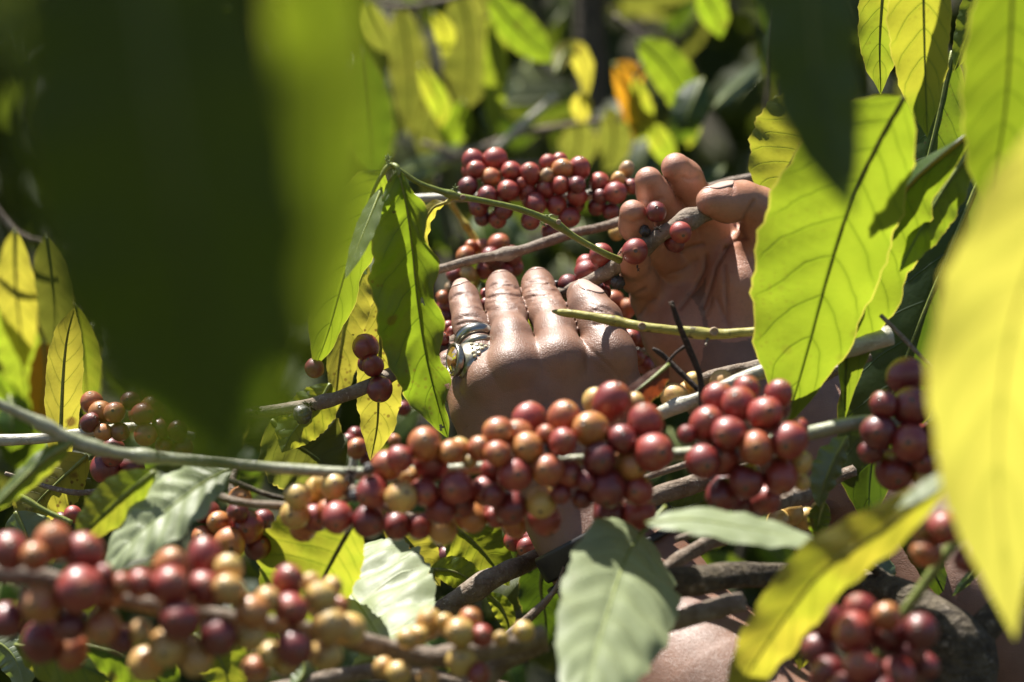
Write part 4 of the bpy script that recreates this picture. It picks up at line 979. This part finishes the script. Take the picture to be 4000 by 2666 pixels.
# --- far clusters seen through gaps
b11 = [(1500, 1560, 150, 14), (1440, 1650, 150, 18), (1390, 1760, 150, 16), (1370, 1900, 150, 14)]
B11 = branch('short pale twig with blurred brown berries below the shrivelled black ones', b11, 'bark_pale')
berries(B11, Z(1350, 1450, 2.941, [(130, 890, 112, 'o'), (110, 740, 92, 'd'), (240, 1000, 80, 'd'), (40, 800, 80, 'd'), (660, 430, 82, 'd', 20), (560, 800, 70, 'o', 10)]), [q[:3] for q in b11], R=13)
b12 = [(2230, 1400, 130, 17), (2460, 1373, 130, 19), (2600, 1372, 132, 21), (2760, 1420, 136, 18)]
B12 = branch('blurred branch with berries seen between ringed thumb and open palm', b12, 'bark_pale')
berries(B12, Z(2350, 1150, 3.136, [(150, 85, 112, 'o'), (60, 175, 72, 'o'), (200, 225, 112, 'r'), (320, 165, 102, 'o'), (360, 540, 112, 'r'), (500, 530, 122, 'o'), (520, 865, 112, 'r'), (100, 300, 90, 'r'), (640, 560, 90, 'd'), (430, 780, 90, 'o')]), [q[:3] for q in b12], R=13, extra=0.2)
b13 = [(1600, 2030, 170, 12), (1730, 2120, 170, 14), (1800, 2190, 170, 12), (1850, 2280, 170, 10)]
B13 = branch('small far cluster of red berries below the middle of the long branch', b13, 'bark')
berries(B13, Z(1000, 1800, 1.5687, [(1090, 480, 60, 'r'), (1180, 480, 60, 'r'), (1220, 550, 55, 'r'), (1300, 540, 52, 'r'), (1170, 580, 55, 'd'), (1260, 620, 55, 'r'), (1320, 600, 48, 'r')]), [q[:3] for q in b13], R=10)
b14 = [(1960, 1960, 60, 11), (2040, 2040, 60, 12), (2090, 2110, 60, 11), (2140, 2200, 60, 9)]
B14 = branch('few red berries on a twig beside the black wrist band', b14, 'bark')
berries(B14, Z(1000, 1800, 1.5687, [(1585, 490, 60, 'r'), (1660, 530, 58, 'r'), (1690, 480, 52, 'd'), (1640, 590, 45, 'd')]), [q[:3] for q in b14], R=10)

# --- bare branches on the right, below the palm
def bare(label, pts, mat='bark', name='bare_branch', **kw):
    return branch(label, pts, mat, 'bare branches', name=name, **kw)
p1 = [(2480, 1672, -40, 25), (2600, 1606, -42, 26), (2720, 1558, -44, 25), (2900, 1480, -46, 27), (3150, 1402, -48, 38), (3290, 1362, -48, 42), (3480, 1310, -46, 40)]
R1 = bare('smooth pale grey branch below the open palm, thickening to the right', p1, 'bark_pale', nodes=[(.25, .3)])
berries(R1, Z(2350, 1150, 3.136, [(890, 1255, 152, 'y', 12), (1130, 1060, 105, 'y', 22), (1470, 1085, 142, 'y', 14), (1040, 1170, 90, 'y', 24)]), [q[:3] for q in p1])
p2 = [(2660, 1525, -14, 22), (2752, 1482, -12, 24), (2860, 1452, -12, 27), (2935, 1438, -12, 26), (3060, 1410, -8, 24)]
R2 = bare('rough brown branch with peeling bark against the wrist', p2, 'bark', rough=0.14)
p3 = [(2990, 1560, -24, 20), (3112, 1508, -24, 23), (3200, 1480, -24, 24), (3280, 1440, -24, 22), (3400, 1392, -24, 20)]
bare('short grey branch in front of the right forearm under the large leaf', p3, 'bark', rough=0.1)
p4 = [(2440, 1995, -25, 30), (2560, 1942, -26, 36), (2690, 1898, -26, 38), (2774, 1876, -26, 36), (2960, 1830, -26, 33)]
bare('dark rough branch entering the right side of the big middle cluster', p4, 'bark', rough=0.1)
p5 = [(2500, 2300, -80, 24), (2660, 2182, -76, 28), (2806, 2096, -64, 30), (2908, 2022, -50, 27), (3042, 1966, -36, 28), (3157, 1914, -18, 29), (3340, 1838, -18, 25)]
R5 = bare('knobbly diagonal branch rising across the forearms to the right', p5, 'bark', rough=0.14, nodes=[(.35, .5), (.8, .4)])
berries(R5, Z(2400, 1800, 1.4706, [(1010, 300, 70, 'y', 20), (1100, 330, 62, 'y', 20), (1180, 290, 52, 'y', 24), (940, 345, 60, 'y', 20)]), [q[:3] for q in p5])
bare('thin grey twig between the middle clusters', [(2480, 1880, -30, 11), (2580, 1848, -30, 13), (2700, 1808, -30, 14), (2800, 1770, -30, 12)], 'bark')
p6 = [(2560, 2285, -104, 52), (2720, 2268, -100, 55), (2860, 2252, -90, 56), (3050, 2246, -74, 54), (3280, 2262, -50, 56), (3500, 2330, -64, 66), (3660, 2440, -80, 90), (3740, 2560, -84, 110), (3760, 2760, -84, 120), (3760, 3200, -70, 130)]
TR = thing('gnarled_tree', P(3760, 3200, -70), 'gnarled dark trunk forking in the bottom right corner', 'trunk')
ptube('stem', p6, M['bark_dark'], TR, sides=18, rough=0.12, nodes=[(.72, .25), (.8, .25)], seed=5)
ptube('fork', [(3710, 2570, -84, 80), (3800, 2500, -84, 62), (3900, 2395, -82, 54), (4020, 2270, -80, 52), (4200, 2100, -78, 50)], M['bark_dark'], TR, sides=16, rough=0.12, seed=6)
ptube('fork', [(3560, 2330, -64, 22), (3480, 2270, -62, 20), (3380, 2200, -60, 17), (3250, 2120, -56, 12)], M['bark_dark'], TR, rough=0.1, seed=7)
bare('broken grey branch stub lying across the lower forearm', [(2540, 2458, -104, 36), (2680, 2414, -122, 40), (2800, 2376, -124, 40), (2905, 2352, -124, 38)], 'bark', rough=0.1)
p7 = [(1600, 2470, 6, 38), (1759, 2364, 6, 40), (1892, 2277, 8, 42), (2000, 2225, 14, 38), (2135, 2165, 40, 36), (2330, 2080, 75, 34)]
bare('stout brown branch slanting up to the black wrist band', p7, 'bark', rough=0.1, nodes=[(.36, .3)])
bare('thin brown twig rising beside the big silvery leaf', [(1940, 2540, -22, 20), (1995, 2478, -22, 20), (2090, 2392, -22, 18), (2167, 2306, -22, 10), (2205, 2215, -22, 7)], 'bark')
bare('dark branch along the bottom edge below the cream berries', [(1060, 2696, -120, 30), (1300, 2646, -120, 34), (1500, 2624, -120, 34), (1760, 2664, -120, 36), (1980, 2700, -120, 36)], 'bark')
bare('broken mossy branch stub at the bottom left of the big silvery leaf', [(1840, 2720, -130, 40), (1945, 2600, -130, 44), (2040, 2545, -132, 42), (2130, 2512, -134, 40)], 'bark', rough=0.14)
# thin twigs
def twig(label, pts, mat='twig_dark', **kw): return branch(label, pts, mat, 'thin twigs', name='twig', **kw)
tw = twig('pruned yellow green twig lying across the ringed hand and palm', [(2158, 1216, -14, 5), (2195, 1222, -16, 15), (2260, 1230, -18, 17), (2400, 1254, -22, 17), (2505, 1276, -26, 20), (2640, 1292, -28, 18), (2795, 1306, -30, 21), (2917, 1298, -32, 18), (3080, 1285, -36, 18)], 'stem_pruned', rough=0.05, nodes=[(.37, .25), (.69, .25)])
scar(tw, 2508, 1276, -28, 15); scar(tw, 2790, 1296, -33, 16)
ptube('stub', [(2768, 1318, -30, 9), (2760, 1336, -32, 5), (2757, 1350, -33, 5)], M['bark'], tw, n=8, sides=8)
t2 = twig('upright dark twig crossing in front of the palm', [(2622, 1180, -56, 9), (2656, 1277, -54, 12), (2685, 1348, -52, 13), (2733, 1469, -50, 13), (2744, 1600, -48, 14)])
crust(t2, 2622, 1190, -58, 15, 6, 'bark', 41)
twig('slanting dark twig below the palm with a pointed tip', [(2550, 1362, -40, 6), (2575, 1378, -40, 12), (2610, 1408, -40, 10), (2669, 1466, -42, 12), (2735, 1530, -44, 12)])
twig('crooked hair thin twig beside the rust coloured leaf', [(2674, 1355, -46, 8), (2640, 1380, -46, 6), (2612, 1412, -46, 6), (2596, 1445, -44, 6), (2592, 1520, -42, 6)])
twig('fine bent twig low at the left edge', [(20, 1850, 4, 8), (97, 1874, 4, 9), (200, 1906, 4, 10), (312, 1926, 2, 12), (440, 1908, 0, 9)], 'bark')
t7 = twig('short dark green twig above the nearest berries at left', [(60, 1935, -30, 10), (100, 1952, -30, 13), (170, 1992, -30, 11), (280, 2045, -30, 12)], 'stem_green')
crust(t7, 72, 1936, -32, 18, 7, 'bud', 42)
berries(t7, [(285, 2010, 32, 'r', 10), (240, 2030, 26, 'd', 14)], [(60, 1935, -30), (280, 2045, -30)])
twig('straight grey twig just under the long pale leaf', [(2640, 2105, -110, 11), (2740, 2088, -112, 14), (2900, 2108, -114, 15), (2990, 2118, -116, 18), (3210, 2126, -118, 14)], 'bark')
twig('reddish twig in front of the dark leaf at right', [(3440, 1232, -60, 9), (3530, 1322, -62, 9), (3622, 1420, -64, 8), (3680, 1480, -66, 8)], 'bark')
twig('dark stub among the leaves left of the cream berries', [(860, 1868, -70, 11), (930, 1890, -70, 12), (1020, 1925, -70, 10), (1120, 1950, -70, 8)], 'bark_dark')

# ------------------------------------------------------------------ single leaves
G = 'coffee leaves'
leaf([(1500, 1120, 6), (1486, 1330, 14), (1478, 1520, 22), (1472, 1660, 28), (1446, 1800, 34)], 88, 92, 'leaf_yellow', label='spotted yellow leaf hanging behind the shiny central leaf', group=G, tl=0.2, tr=0.3, wave=0.08, acum=0.35)
leaf([(1420, 1010, 60), (1365, 1160, 58), (1330, 1360, 58), (1300, 1640, 60)], 62, 100, 'leaf_yellow', label='torn bright yellow leaf behind the crossing twig at left', group=G, tl=0.3, tr=0.3, wave=0.06, holes=6, ribmat='petiole_yellow')
leaf([(226, 1880, 34), (236, 1680, 28), (246, 1460, 18), (262, 1310, 10), (290, 1200, 4)], 76, 72, 'leaf_yellow', label='upright yellow leaf with brown spots at the left edge', group=G, tl=0.3, tr=0.4, wave=0.05)
leaf([(340, 1780, 20), (230, 1880, 18), (140, 1970, 16), (90, 2070, 14)], 120, 110, 'leaf_yellow', label='wide yellow leaf low at left behind the bent fine twig', group=G, tl=0.3, tr=0.3)
leaf([(520, 1760, 24), (440, 1860, 26), (330, 1960, 28), (240, 2040, 28)], 110, 120, 'leaf_olive', label='olive leaf behind the shaded cluster at left', group=G)
leaf([(60, 2000, 0), (100, 2090, -2), (120, 2180, -4), (130, 2330, -6)], 130, 110, 'leaf_silver', label='greyish leaf with pale midrib behind the nearest berries at left', group=G, tl=0.5, tr=0.8, ribr=10)
leaf([(1385, 2030, -90), (1310, 2165, -78), (1225, 2330, -62), (1110, 2560, -40)], 290, 125, 'leaf_lime', label='broad lime leaf with dark midrib above the cream berries', group=G, tl=0.3, tr=0.5, wave=0.05, ribmat='bark_dark', petiole=[(1440, 1960, -92), (1400, 2000, -91), (1380, 2040, -90)])
leaf([(1300, 2215, -40), (1400, 2360, -66), (1490, 2500, -92), (1570, 2640, -118)], 80, 305, 'leaf_pale', label='silvery upturned leaf with pale side veins behind cream berries', group=G, tl=-0.3, tr=0.75, wave=0.04, quilt=0.07, nv=6, ribmat='stem_green', prof=(0.8, 0.5))
leaf([(2505, 2080, -122), (2440, 2190, -148), (2375, 2390, -184), (2315, 2600, -220), (2265, 2830, -252)], 205, 275, 'leaf_pale', label='big silvery green leaf at the bottom centre with leaf shadows', group=G, tl=0.0, tr=0.4, wave=0.06, quilt=0.09, nv=8, prof=(0.75, 0.55), petiole=[(2600, 1980, -110), (2545, 2040, -116), (2505, 2085, -122)])
leaf([(2525, 2046, -192), (2700, 2032, -190), (2900, 2062, -188), (3060, 2092, -186), (3220, 2122, -186)], 56, 52, 'leaf_pale', label='long pale leaf lying flat below the right cluster', group=G, tl=-1.9, tr=1.9, wave=0.04, quilt=0.02)
leaf([(3690, 1882, -270), (3440, 2070, -252), (3220, 2220, -240), (3060, 2420, -226), (2940, 2600, -212), (2840, 2790, -198)], 118, 122, 'leaf_citron', label='long yellow leaf slanting down to the bottom edge right of centre', group=G, tl=0.4, tr=0.3, wave=0.12, freq=6, ribmat='petiole_yellow', prof=(0.9, 0.55))
leaf([(3720, 1850, -268), (3660, 1885, -270), (3590, 1930, -272), (3500, 1990, -272)], 30, 26, 'leaf_pale', label='small pale fold standing for white glare atop the long yellow leaf', group=G, tl=0.9, tr=-0.9)  # separate pale strip stands in for glare on the folded leaf end
leaf([(4330, 150, -480), (4190, 600, -458), (4040, 1000, -434), (3930, 1400, -408), (3900, 1900, -378), (3965, 2500, -346)], 300, 300, 'leaf_paleyellow', label='huge blurred pale yellow leaf filling the right edge', group=G, tl=0.25, tr=0.3, wave=0.10, freq=4, ribmat='petiole_yellow', prof=(1.0, 0.7), quilt=0.04)
leaf([(3960, -300, -250), (3950, 100, -226), (3920, 480, -202), (3850, 840, -180)], 175, 230, 'leaf_strip', label='olive shaded leaf in the top right corner behind the pale one', group=G, tl=0.3, tr=0.4, wave=0.05)
leaf([(3530, 380, -140), (3430, 558, -126), (3322, 797, -108), (3236, 1065, -88), (3159, 1352, -68), (3070, 1660, -48)], 305, 215, 'leaf_bright', label='large backlit green leaf right of the open palm', group=G, tl=0.12, tr=0.35, wave=0.06, nv=11, quilt=0.045, ribmat='bark_dark', prof=(0.95, 0.6), acum=0.4)
leaf([(3790, 520, -92), (3570, 705, -84), (3484, 836, -78), (3417, 970, -70), (3360, 1161, -60), (3312, 1352, -50), (3300, 1640, -40)], 60, 175, 'leaf_bright', label='folded green leaf beside the large backlit one', group=G, tl=2.2, tr=0.3, wave=0.08, nv=11, ribr=12, ribmat='leaf_dark')
leaf([(3320, 320, 40), (3180, 490, 48), (3085, 640, 56), (2985, 820, 66)], 200, 85, 'leaf_lime', label='yellow green leaf above the right thumb', group=G, tl=0.2, tr=0.3, ribmat='bark_dark')
OB = thing('overhanging_branch', P(3900, -700, -60), 'overhanging branch with bright leaves along the top right edge', 'branch')
ptube('stem', [(4300, -900, -60, 26), (3900, -700, -62, 24), (3620, -560, -66, 20), (3400, -470, -50, 14)], M['bark'], OB)
leaf([(3600, -520, -80), (3606, -100, -58), (3612, 220, -40), (3622, 540, -22)], 140, 118, 'leaf_lime', parent=OB, tl=0.2, tr=0.6, wave=0.05)
leaf([(3470, -400, -30), (3450, -60, -12), (3436, 170, 0), (3440, 370, 8)], 85, 90, 'leaf_lime', parent=OB, tl=0.4, tr=0.3)
leaf([(3860, -180, 14), (3820, 0, 14), (3780, 140, 14), (3722, 285, 14)], 60, 55, 'leaf_lime', parent=OB)
leaf([(3720, 200, 24), (3650, 520, 24), (3570, 800, 22), (3470, 1050, 20)], 130, 150, 'leaf', label='mid green shaded leaf behind the large backlit one', group=G, tl=0.5, tr=0.4)
leaf([(3810, 560, -74), (3690, 735, -76), (3600, 890, -76), (3512, 1065, -76)], 36, 100, 'leaf_bright', label='short green leaf with bright rim beside the pale yellow one', group=G, tl=1.4, tr=0.4)
leaf([(3850, 640, -22), (3680, 1050, -22), (3530, 1420, -20), (3410, 1780, -18), (3390, 2080, -14)], 190, 180, 'leaf_dark', label='long dark green leaf hanging behind the right cluster', group=G, tl=0.5, tr=0.6)
leaf([(3310, 1705, -70), (3262, 1790, -74), (3222, 1885, -76), (3198, 1985, -72)], 64, 52, 'leaf_gloss', label='small curled leaf right of the red cluster near the forearm', group=G, tl=1.2, tr=0.9, wave=0.1)
leaf([(3220, 1960, -66), (3200, 2030, -66), (3190, 2110, -64)], 45, 45, 'leaf', label='little leaf below the small curled one', group=G)
leaf([(2612, 1425, -70), (2545, 1482, -76), (2460, 1548, -80), (2400, 1600, -80)], 32, 72, 'leaf_rust', label='rust coloured dead leaf beside the base of the thumb', group=G, tl=0.4, tr=0.5)
leaf([(2560, 1950, 20), (2640, 1985, 18), (2740, 1960, 16), (2850, 1900, 14)], 70, 60, 'leaf_lime', label='lime leaf under the dark branch right of the middle cluster', group=G)
leaf([(3300, 2020, 30), (3420, 2160, 30), (3520, 2280, 30), (3600, 2400, 30)], 80, 80, 'leaf_gloss', label='grey green leaf above the dark hanging berries', group=G, tl=1.5, tr=1.0)
leaf([(3380, 2100, -40), (3400, 2180, -44), (3440, 2290, -46), (3460, 2400, -46)], 95, 85, 'leaf_gloss', label='bluish green leaf half hidden by the long yellow leaf', group=G, tl=1.0, tr=1.2)
leaf([(3260, 2240, -60), (3200, 2380, -64), (3160, 2500, -66), (3120, 2620, -66)], 90, 80, 'leaf_lime', label='lime leaf tip between forearm and dark hanging berries', group=G)
leaf([(3500, 1960, -20), (3560, 2080, -20), (3640, 2220, -20), (3720, 2380, -18)], 60, 60, 'leaf_dark', label='narrow dark leaf crossing the right forearm', group=G)
leaf([(3860, 2170, -60), (3810, 2230, -60), (3760, 2285, -60), (3720, 2330, -60)], 18, 20, 'leaf_gloss', label='tiny pale leaf beside the pale yellow one', group=G)
# lower middle, behind
leaf([(1720, 2020, 60), (1820, 2090, 60), (1900, 2170, 60), (1990, 2290, 60)], 120, 120, 'leaf_lime', label='lime leaf under the middle of the big cluster', group=G)
leaf([(1500, 2030, 50), (1590, 2110, 50), (1650, 2190, 52), (1720, 2290, 54)], 85, 85, 'leaf_yellow', label='yellow ribbed leaf between lime leaf and silvery leaf', group=G)
leaf([(1680, 2225, 36), (1760, 2230, 36), (1830, 2262, 36), (1900, 2330, 36)], 60, 62, 'leaf_lime', label='small lime leaf beside the stout slanting branch', group=G, petiole=[(1690, 2340, 30), (1688, 2270, 34), (1692, 2225, 36)])
leaf([(1900, 2320, 60), (1950, 2360, 60), (1980, 2420, 60), (1985, 2480, 60)], 40, 40, 'leaf_lime', label='small lime leaf tip under the stout slanting branch', group=G)
leaf([(1060, 1640, 44), (1140, 1720, 44), (1240, 1790, 44), (1340, 1880, 44)], 190, 170, 'leaf_olive', label='wide olive leaf behind the cream berries at left', group=G, tl=0.4, tr=0.4)
leaf([(1290, 1500, 36), (1240, 1580, 36), (1150, 1680, 34), (1100, 1770, 32)], 90, 90, 'leaf_lime', label='ragged green leaf behind the shrivelled black berries', group=G, holes=4)
leaf([(60, 2520, -60), (160, 2540, -70), (320, 2600, -80), (520, 2690, -84)], 120, 130, 'leaf_lime', label='lime leaf below the nearest berries at bottom left', group=G)
leaf([(330, 2520, -90), (470, 2560, -92), (600, 2640, -92), (700, 2740, -92)], 120, 120, 'leaf', label='green leaf under the red berries at the bottom edge left', group=G)
leaf([(760, 2480, -100), (830, 2540, -104), (880, 2620, -104), (900, 2760, -104)], 110, 110, 'leaf_lime', label='blurred lime leaf between two berry groups at bottom edge', group=G)
leaf([(-30, 2500, -10), (30, 2540, -12), (70, 2600, -14), (100, 2720, -14)], 80, 80, 'leaf_silver', label='grey spotted leaf in the bottom left corner', group=G, tl=0.5, tr=0.5)
leaf([(1180, 2560, -120), (1190, 2620, -124), (1160, 2670, -126), (1100, 2720, -126)], 50, 55, 'leaf_silver', label='pale curled leaf at the bottom edge below cream berries', group=G, tl=1.5, tr=1.5)
leaf([(1380, 2600, -70), (1430, 2580, -74), (1490, 2570, -78), (1570, 2560, -80)], 40, 40, 'leaf_silver', label='pale leaf scrap behind the thick nearest branch', group=G, tl=1.5, tr=2.0)
leaf([(2140, 2140, 80), (2110, 2280, 82), (2130, 2420, 84), (2120, 2560, 86)], 90, 90, 'leaf_dark', label='dark leaf in the shade under the wrist band', group=G)

# --- big blurred leaves close to the lens, on twigs that hang in from above
FG = thing('foreground_twig', P(560, -900, -765), 'overhanging foreground twig with big dark blurred leaves covering the upper left', 'branch')
ptube('stem', [(300, -1100, -765, 40), (700, -800, -765, 36), (1100, -520, -755, 30), (1400, -400, -745, 24)], M['bark'], FG)
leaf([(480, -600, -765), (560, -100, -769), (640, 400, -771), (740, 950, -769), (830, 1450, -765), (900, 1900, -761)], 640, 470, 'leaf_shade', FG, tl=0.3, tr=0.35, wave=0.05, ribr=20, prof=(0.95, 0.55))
leaf([(1120, -480, -725), (1230, -100, -721), (1290, 250, -717), (1290, 600, -715), (1290, 950, -713), (1230, 1380, -711)], 230, 160, 'leaf_strip', FG, tl=0.2, tr=0.2, wave=0.10, freq=3.2, ribr=14, prof=(0.9, 0.5))
leaf([(-160, -500, -705), (-40, -200, -707), (20, 50, -709), (40, 320, -711)], 120, 90, 'leaf_lime', FG, tl=0.3, tr=0.3, ribr=14)
# unseen leaves added above the picture, towards the sun, to shade the dark one
def toward_sun(q, t, dx=0, dy=0):
    p = P(q[0] + dx, q[1] + dy, q[2]) + SUN * t; d = p.y
    return (2000 + p.x / (d * PX), 1333 - (p.z - CZ) / (d * PX), (d - FD) * 1000)
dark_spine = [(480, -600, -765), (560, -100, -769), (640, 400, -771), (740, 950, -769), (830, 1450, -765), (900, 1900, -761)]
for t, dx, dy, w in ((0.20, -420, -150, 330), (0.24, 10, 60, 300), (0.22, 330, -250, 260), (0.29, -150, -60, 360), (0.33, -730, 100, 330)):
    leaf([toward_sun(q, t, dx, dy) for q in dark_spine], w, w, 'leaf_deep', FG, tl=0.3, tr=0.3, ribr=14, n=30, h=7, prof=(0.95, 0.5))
for t, dx, dy, w in ((0.19, 70, -60, 95),):           # unseen leaf added above the picture to throw a patchy shadow
    leaf([toward_sun(q, t, dx, dy) for q in ((3560, 380, -120), (3480, 560, -112), (3390, 780, -104), (3320, 980, -96))], w, w, 'leaf_dark', OB, tl=0.3, tr=0.3, n=24, h=5)
leaf([toward_sun(q, 0.17, 0, 0) for q in ((3700, -200, -50), (3690, 60, -44), (3680, 280, -36), (3670, 480, -28))], 60, 60, 'leaf_dark', OB, tl=0.3, tr=0.3, n=24, h=5)  # another unseen leaf, added to shade part of the leaf below
FG2 = thing('foreground_twig', P(3150, -900, -440), 'blurred dark leaf hanging in front of the upper right', 'branch')
ptube('stem', [(2900, -900, -450, 30), (3150, -640, -450, 26), (3400, -520, -450, 22)], M['bark'], FG2)
leaf([(3150, -640, -450), (3158, -300, -450), (3165, 0, -450), (3190, 300, -448), (3250, 570, -446), (3330, 840, -444)], 190, 185, 'leaf_dark', FG2, tl=0.3, tr=0.3, ribr=12, wave=0.05)
for t, dx, dy in ((0.22, 30, -90), (0.27, -60, 40)):  # unseen copies added towards the sun so their shadow darkens this leaf
    leaf([toward_sun(q, t, dx, dy) for q in ((3150, -640, -450), (3158, -300, -450), (3165, 0, -450), (3190, 300, -448), (3250, 570, -446), (3330, 840, -444))], 200, 190, 'leaf_deep', FG2, tl=0.3, tr=0.3, ribr=12, n=24, h=5)

# ------------------------------------------------------------------ shrubs behind, out of focus
def shrub(label, stems, leaves, loc):
    root = thing('coffee_shrub', P(*loc), label, 'shrub', 'shrubs behind')
    for s in stems: ptube('stem', s[1:], M[s[0]], root, n=24, sides=8)
    for (mat, sp, wl, wr) in leaves: leaf(sp, wl, wr, mat, root, n=24, h=5, ribr=8, wave=0.08)
    return root
def sp(d, *pts): return [(x, y, d + 14 * i) for i, (x, y) in enumerate(pts)]
shrub('blurred shrub with hanging green and yellow leaves above the green bud tip',
  [('bark', (1300, -100, 560, 14), (1500, 20, 560, 14), (1700, 10, 560, 12), (1950, -60, 560, 12)), ('bark', (1700, 640, 540, 16), (1850, 590, 540, 16), (2050, 520, 540, 14), (2350, 470, 540, 10)), ('bark_pale', (1930, 590, 530, 12), (2030, 500, 530, 20), (2110, 430, 530, 14), (2170, 380, 530, 24)), ('bark', (1650, 560, 540, 14), (1900, 640, 540, 14), (2200, 640, 540, 12))],
  [('leaf_lime', sp(500, (1640, 255), (1690, 350), (1722, 420), (1720, 500)), 48, 42), ('leaf_olive', sp(560, (1790, -40), (1830, 120), (1835, 280), (1810, 450)), 115, 100), ('leaf_lime', sp(520, (1915, 60), (1940, 200), (1935, 380), (1925, 540)), 52, 45),
   ('leaf', sp(500, (1910, -20), (1990, 80), (2080, 170), (2165, 245)), 70, 78), ('leaf_olive', sp(510, (1425, 10), (1450, 80), (1490, 150), (1525, 205)), 62, 55), ('leaf_olive', sp(600, (1560, 20), (1590, 180), (1605, 360), (1600, 540)), 82, 76), ('leaf', sp(560, (1810, 400), (1790, 460), (1760, 520), (1735, 570)), 72, 66),
   ('leaf_silver', sp(520, (1540, 690), (1620, 660), (1700, 630), (1790, 600)), 45, 42), ('leaf_lime', sp(520, (1690, 50), (1730, 110), (1740, 160), (1735, 220)), 40, 40), ('leaf_olive', sp(530, (1860, -60), (1890, 10), (1920, 70), (1930, 140)), 42, 42), ('leaf_olive', sp(620, (1690, 300), (1700, 420), (1680, 520), (1650, 640)), 70, 70), ('leaf_dark', sp(700, (1400, 200), (1420, 400), (1440, 560), (1450, 700)), 110, 110)], (1700, 1500, 560))
shrub('blurred shrub with curled yellow and orange leaves above the far cluster',
  [('bark', (2400, 60, 560, 10), (2520, 180, 560, 14), (2480, 320, 560, 14), (2420, 480, 560, 12)), ('bark_dark', (2300, -200, 900, 70), (2310, 200, 900, 66), (2330, 700, 900, 70))],
  [('leaf_yellow', sp(480, (2170, 290), (2200, 210), (2250, 205), (2285, 270), (2290, 400)), 50, 46), ('leaf_yellow', sp(500, (2270, 360), (2270, 400), (2272, 440), (2265, 490)), 42, 42), ('leaf_orange', sp(520, (2400, 255), (2440, 330), (2465, 420), (2480, 540)), 45, 42), ('leaf_orange', sp(530, (2400, 250), (2450, 270), (2490, 300), (2500, 330)), 40, 36),
   ('leaf', sp(500, (2490, 160), (2580, 240), (2660, 360), (2720, 560)), 75, 90), ('leaf_lime', sp(520, (2480, 300), (2500, 400), (2510, 480), (2490, 560)), 55, 48), ('leaf_olive', sp(560, (2380, 420), (2400, 520), (2390, 600), (2350, 680)), 70, 70), ('leaf_olive', sp(580, (2250, 460), (2260, 540), (2250, 600), (2220, 680)), 75, 75),
   ('leaf_lime', sp(560, (2540, 480), (2570, 540), (2600, 590), (2620, 660)), 48, 48), ('leaf', sp(470, (2730, -60), (2770, 10), (2800, 70), (2815, 150)), 62, 62), ('leaf_silver', sp(520, (2790, 420), (2850, 360), (2920, 300), (2990, 230)), 30, 30), ('leaf_lime', sp(560, (2660, 360), (2680, 430), (2700, 500), (2690, 580)), 42, 42)], (2400, 1600, 600))
shrub('blurred yellowing shrub at the left edge',
  [('bark', (-100, 700, 330, 14), (60, 900, 330, 14), (200, 950, 330, 10))],
  [('leaf_yellow', sp(300, (60, 900), (60, 1080), (75, 1250), (100, 1440)), 85, 80), ('leaf_olive', sp(310, (190, 920), (210, 1080), (220, 1220), (210, 1400)), 90, 80), ('leaf_lime', sp(330, (0, 1200), (60, 1320), (90, 1450), (110, 1600)), 90, 90), ('leaf', sp(360, (-40, 1450), (40, 1580), (90, 1700), (110, 1900)), 110, 110), ('leaf_lime', sp(340, (300, 1180), (330, 1350), (340, 1480), (350, 1640)), 70, 70), ('leaf_orange', sp(300, (170, 1330), (180, 1450), (170, 1560), (150, 1680)), 70, 70)], (60, 1900, 330))
# more shrubs: leaves filling the depth behind the picking scene
def fill_shrub(label, cx, cy, d, spread, count, mats, seed, loc, size=75):
    rs = random.Random(seed)
    root = thing('coffee_shrub', P(*loc), label, 'shrub', 'shrubs behind')
    for k in range(3):
        x = cx + rs.uniform(-1, 1) * spread[0] * 0.6
        ptube('stem', [(x, cy + spread[1] * 1.3, d + 60, 18), (x + rs.uniform(-120, 120), cy, d + 60, 15), (x + rs.uniform(-260, 260), cy - spread[1] * 1.1, d + 60, 9)], M['bark_dark'], root, n=20, sides=8)
    for k in range(count):
        x = cx + rs.uniform(-1, 1) * spread[0]; y = cy + rs.uniform(-1, 1) * spread[1]; dd = d + rs.uniform(-90, 160)
        L = size * rs.uniform(2.6, 4.2); an = rs.gauss(0, 0.55); bx, by = math.sin(an), math.cos(an)
        cv = rs.uniform(-0.25, 0.25)
        w = size * rs.uniform(0.7, 1.1)
        leaf([(x, y, dd), (x + bx * L * .4 + cv * L * .15, y + by * L * .3, dd - 10), (x + bx * L * .75 + cv * L * .1, y + by * L * .68, dd - 12), (x + bx * L, y + by * L, dd - 4)], w, w, rs.choice(mats), root,
             tl=rs.uniform(-.3, 1.3), tr=rs.uniform(-.3, 1.3), n=16, h=4, ribr=7, wave=0.07)
    return root
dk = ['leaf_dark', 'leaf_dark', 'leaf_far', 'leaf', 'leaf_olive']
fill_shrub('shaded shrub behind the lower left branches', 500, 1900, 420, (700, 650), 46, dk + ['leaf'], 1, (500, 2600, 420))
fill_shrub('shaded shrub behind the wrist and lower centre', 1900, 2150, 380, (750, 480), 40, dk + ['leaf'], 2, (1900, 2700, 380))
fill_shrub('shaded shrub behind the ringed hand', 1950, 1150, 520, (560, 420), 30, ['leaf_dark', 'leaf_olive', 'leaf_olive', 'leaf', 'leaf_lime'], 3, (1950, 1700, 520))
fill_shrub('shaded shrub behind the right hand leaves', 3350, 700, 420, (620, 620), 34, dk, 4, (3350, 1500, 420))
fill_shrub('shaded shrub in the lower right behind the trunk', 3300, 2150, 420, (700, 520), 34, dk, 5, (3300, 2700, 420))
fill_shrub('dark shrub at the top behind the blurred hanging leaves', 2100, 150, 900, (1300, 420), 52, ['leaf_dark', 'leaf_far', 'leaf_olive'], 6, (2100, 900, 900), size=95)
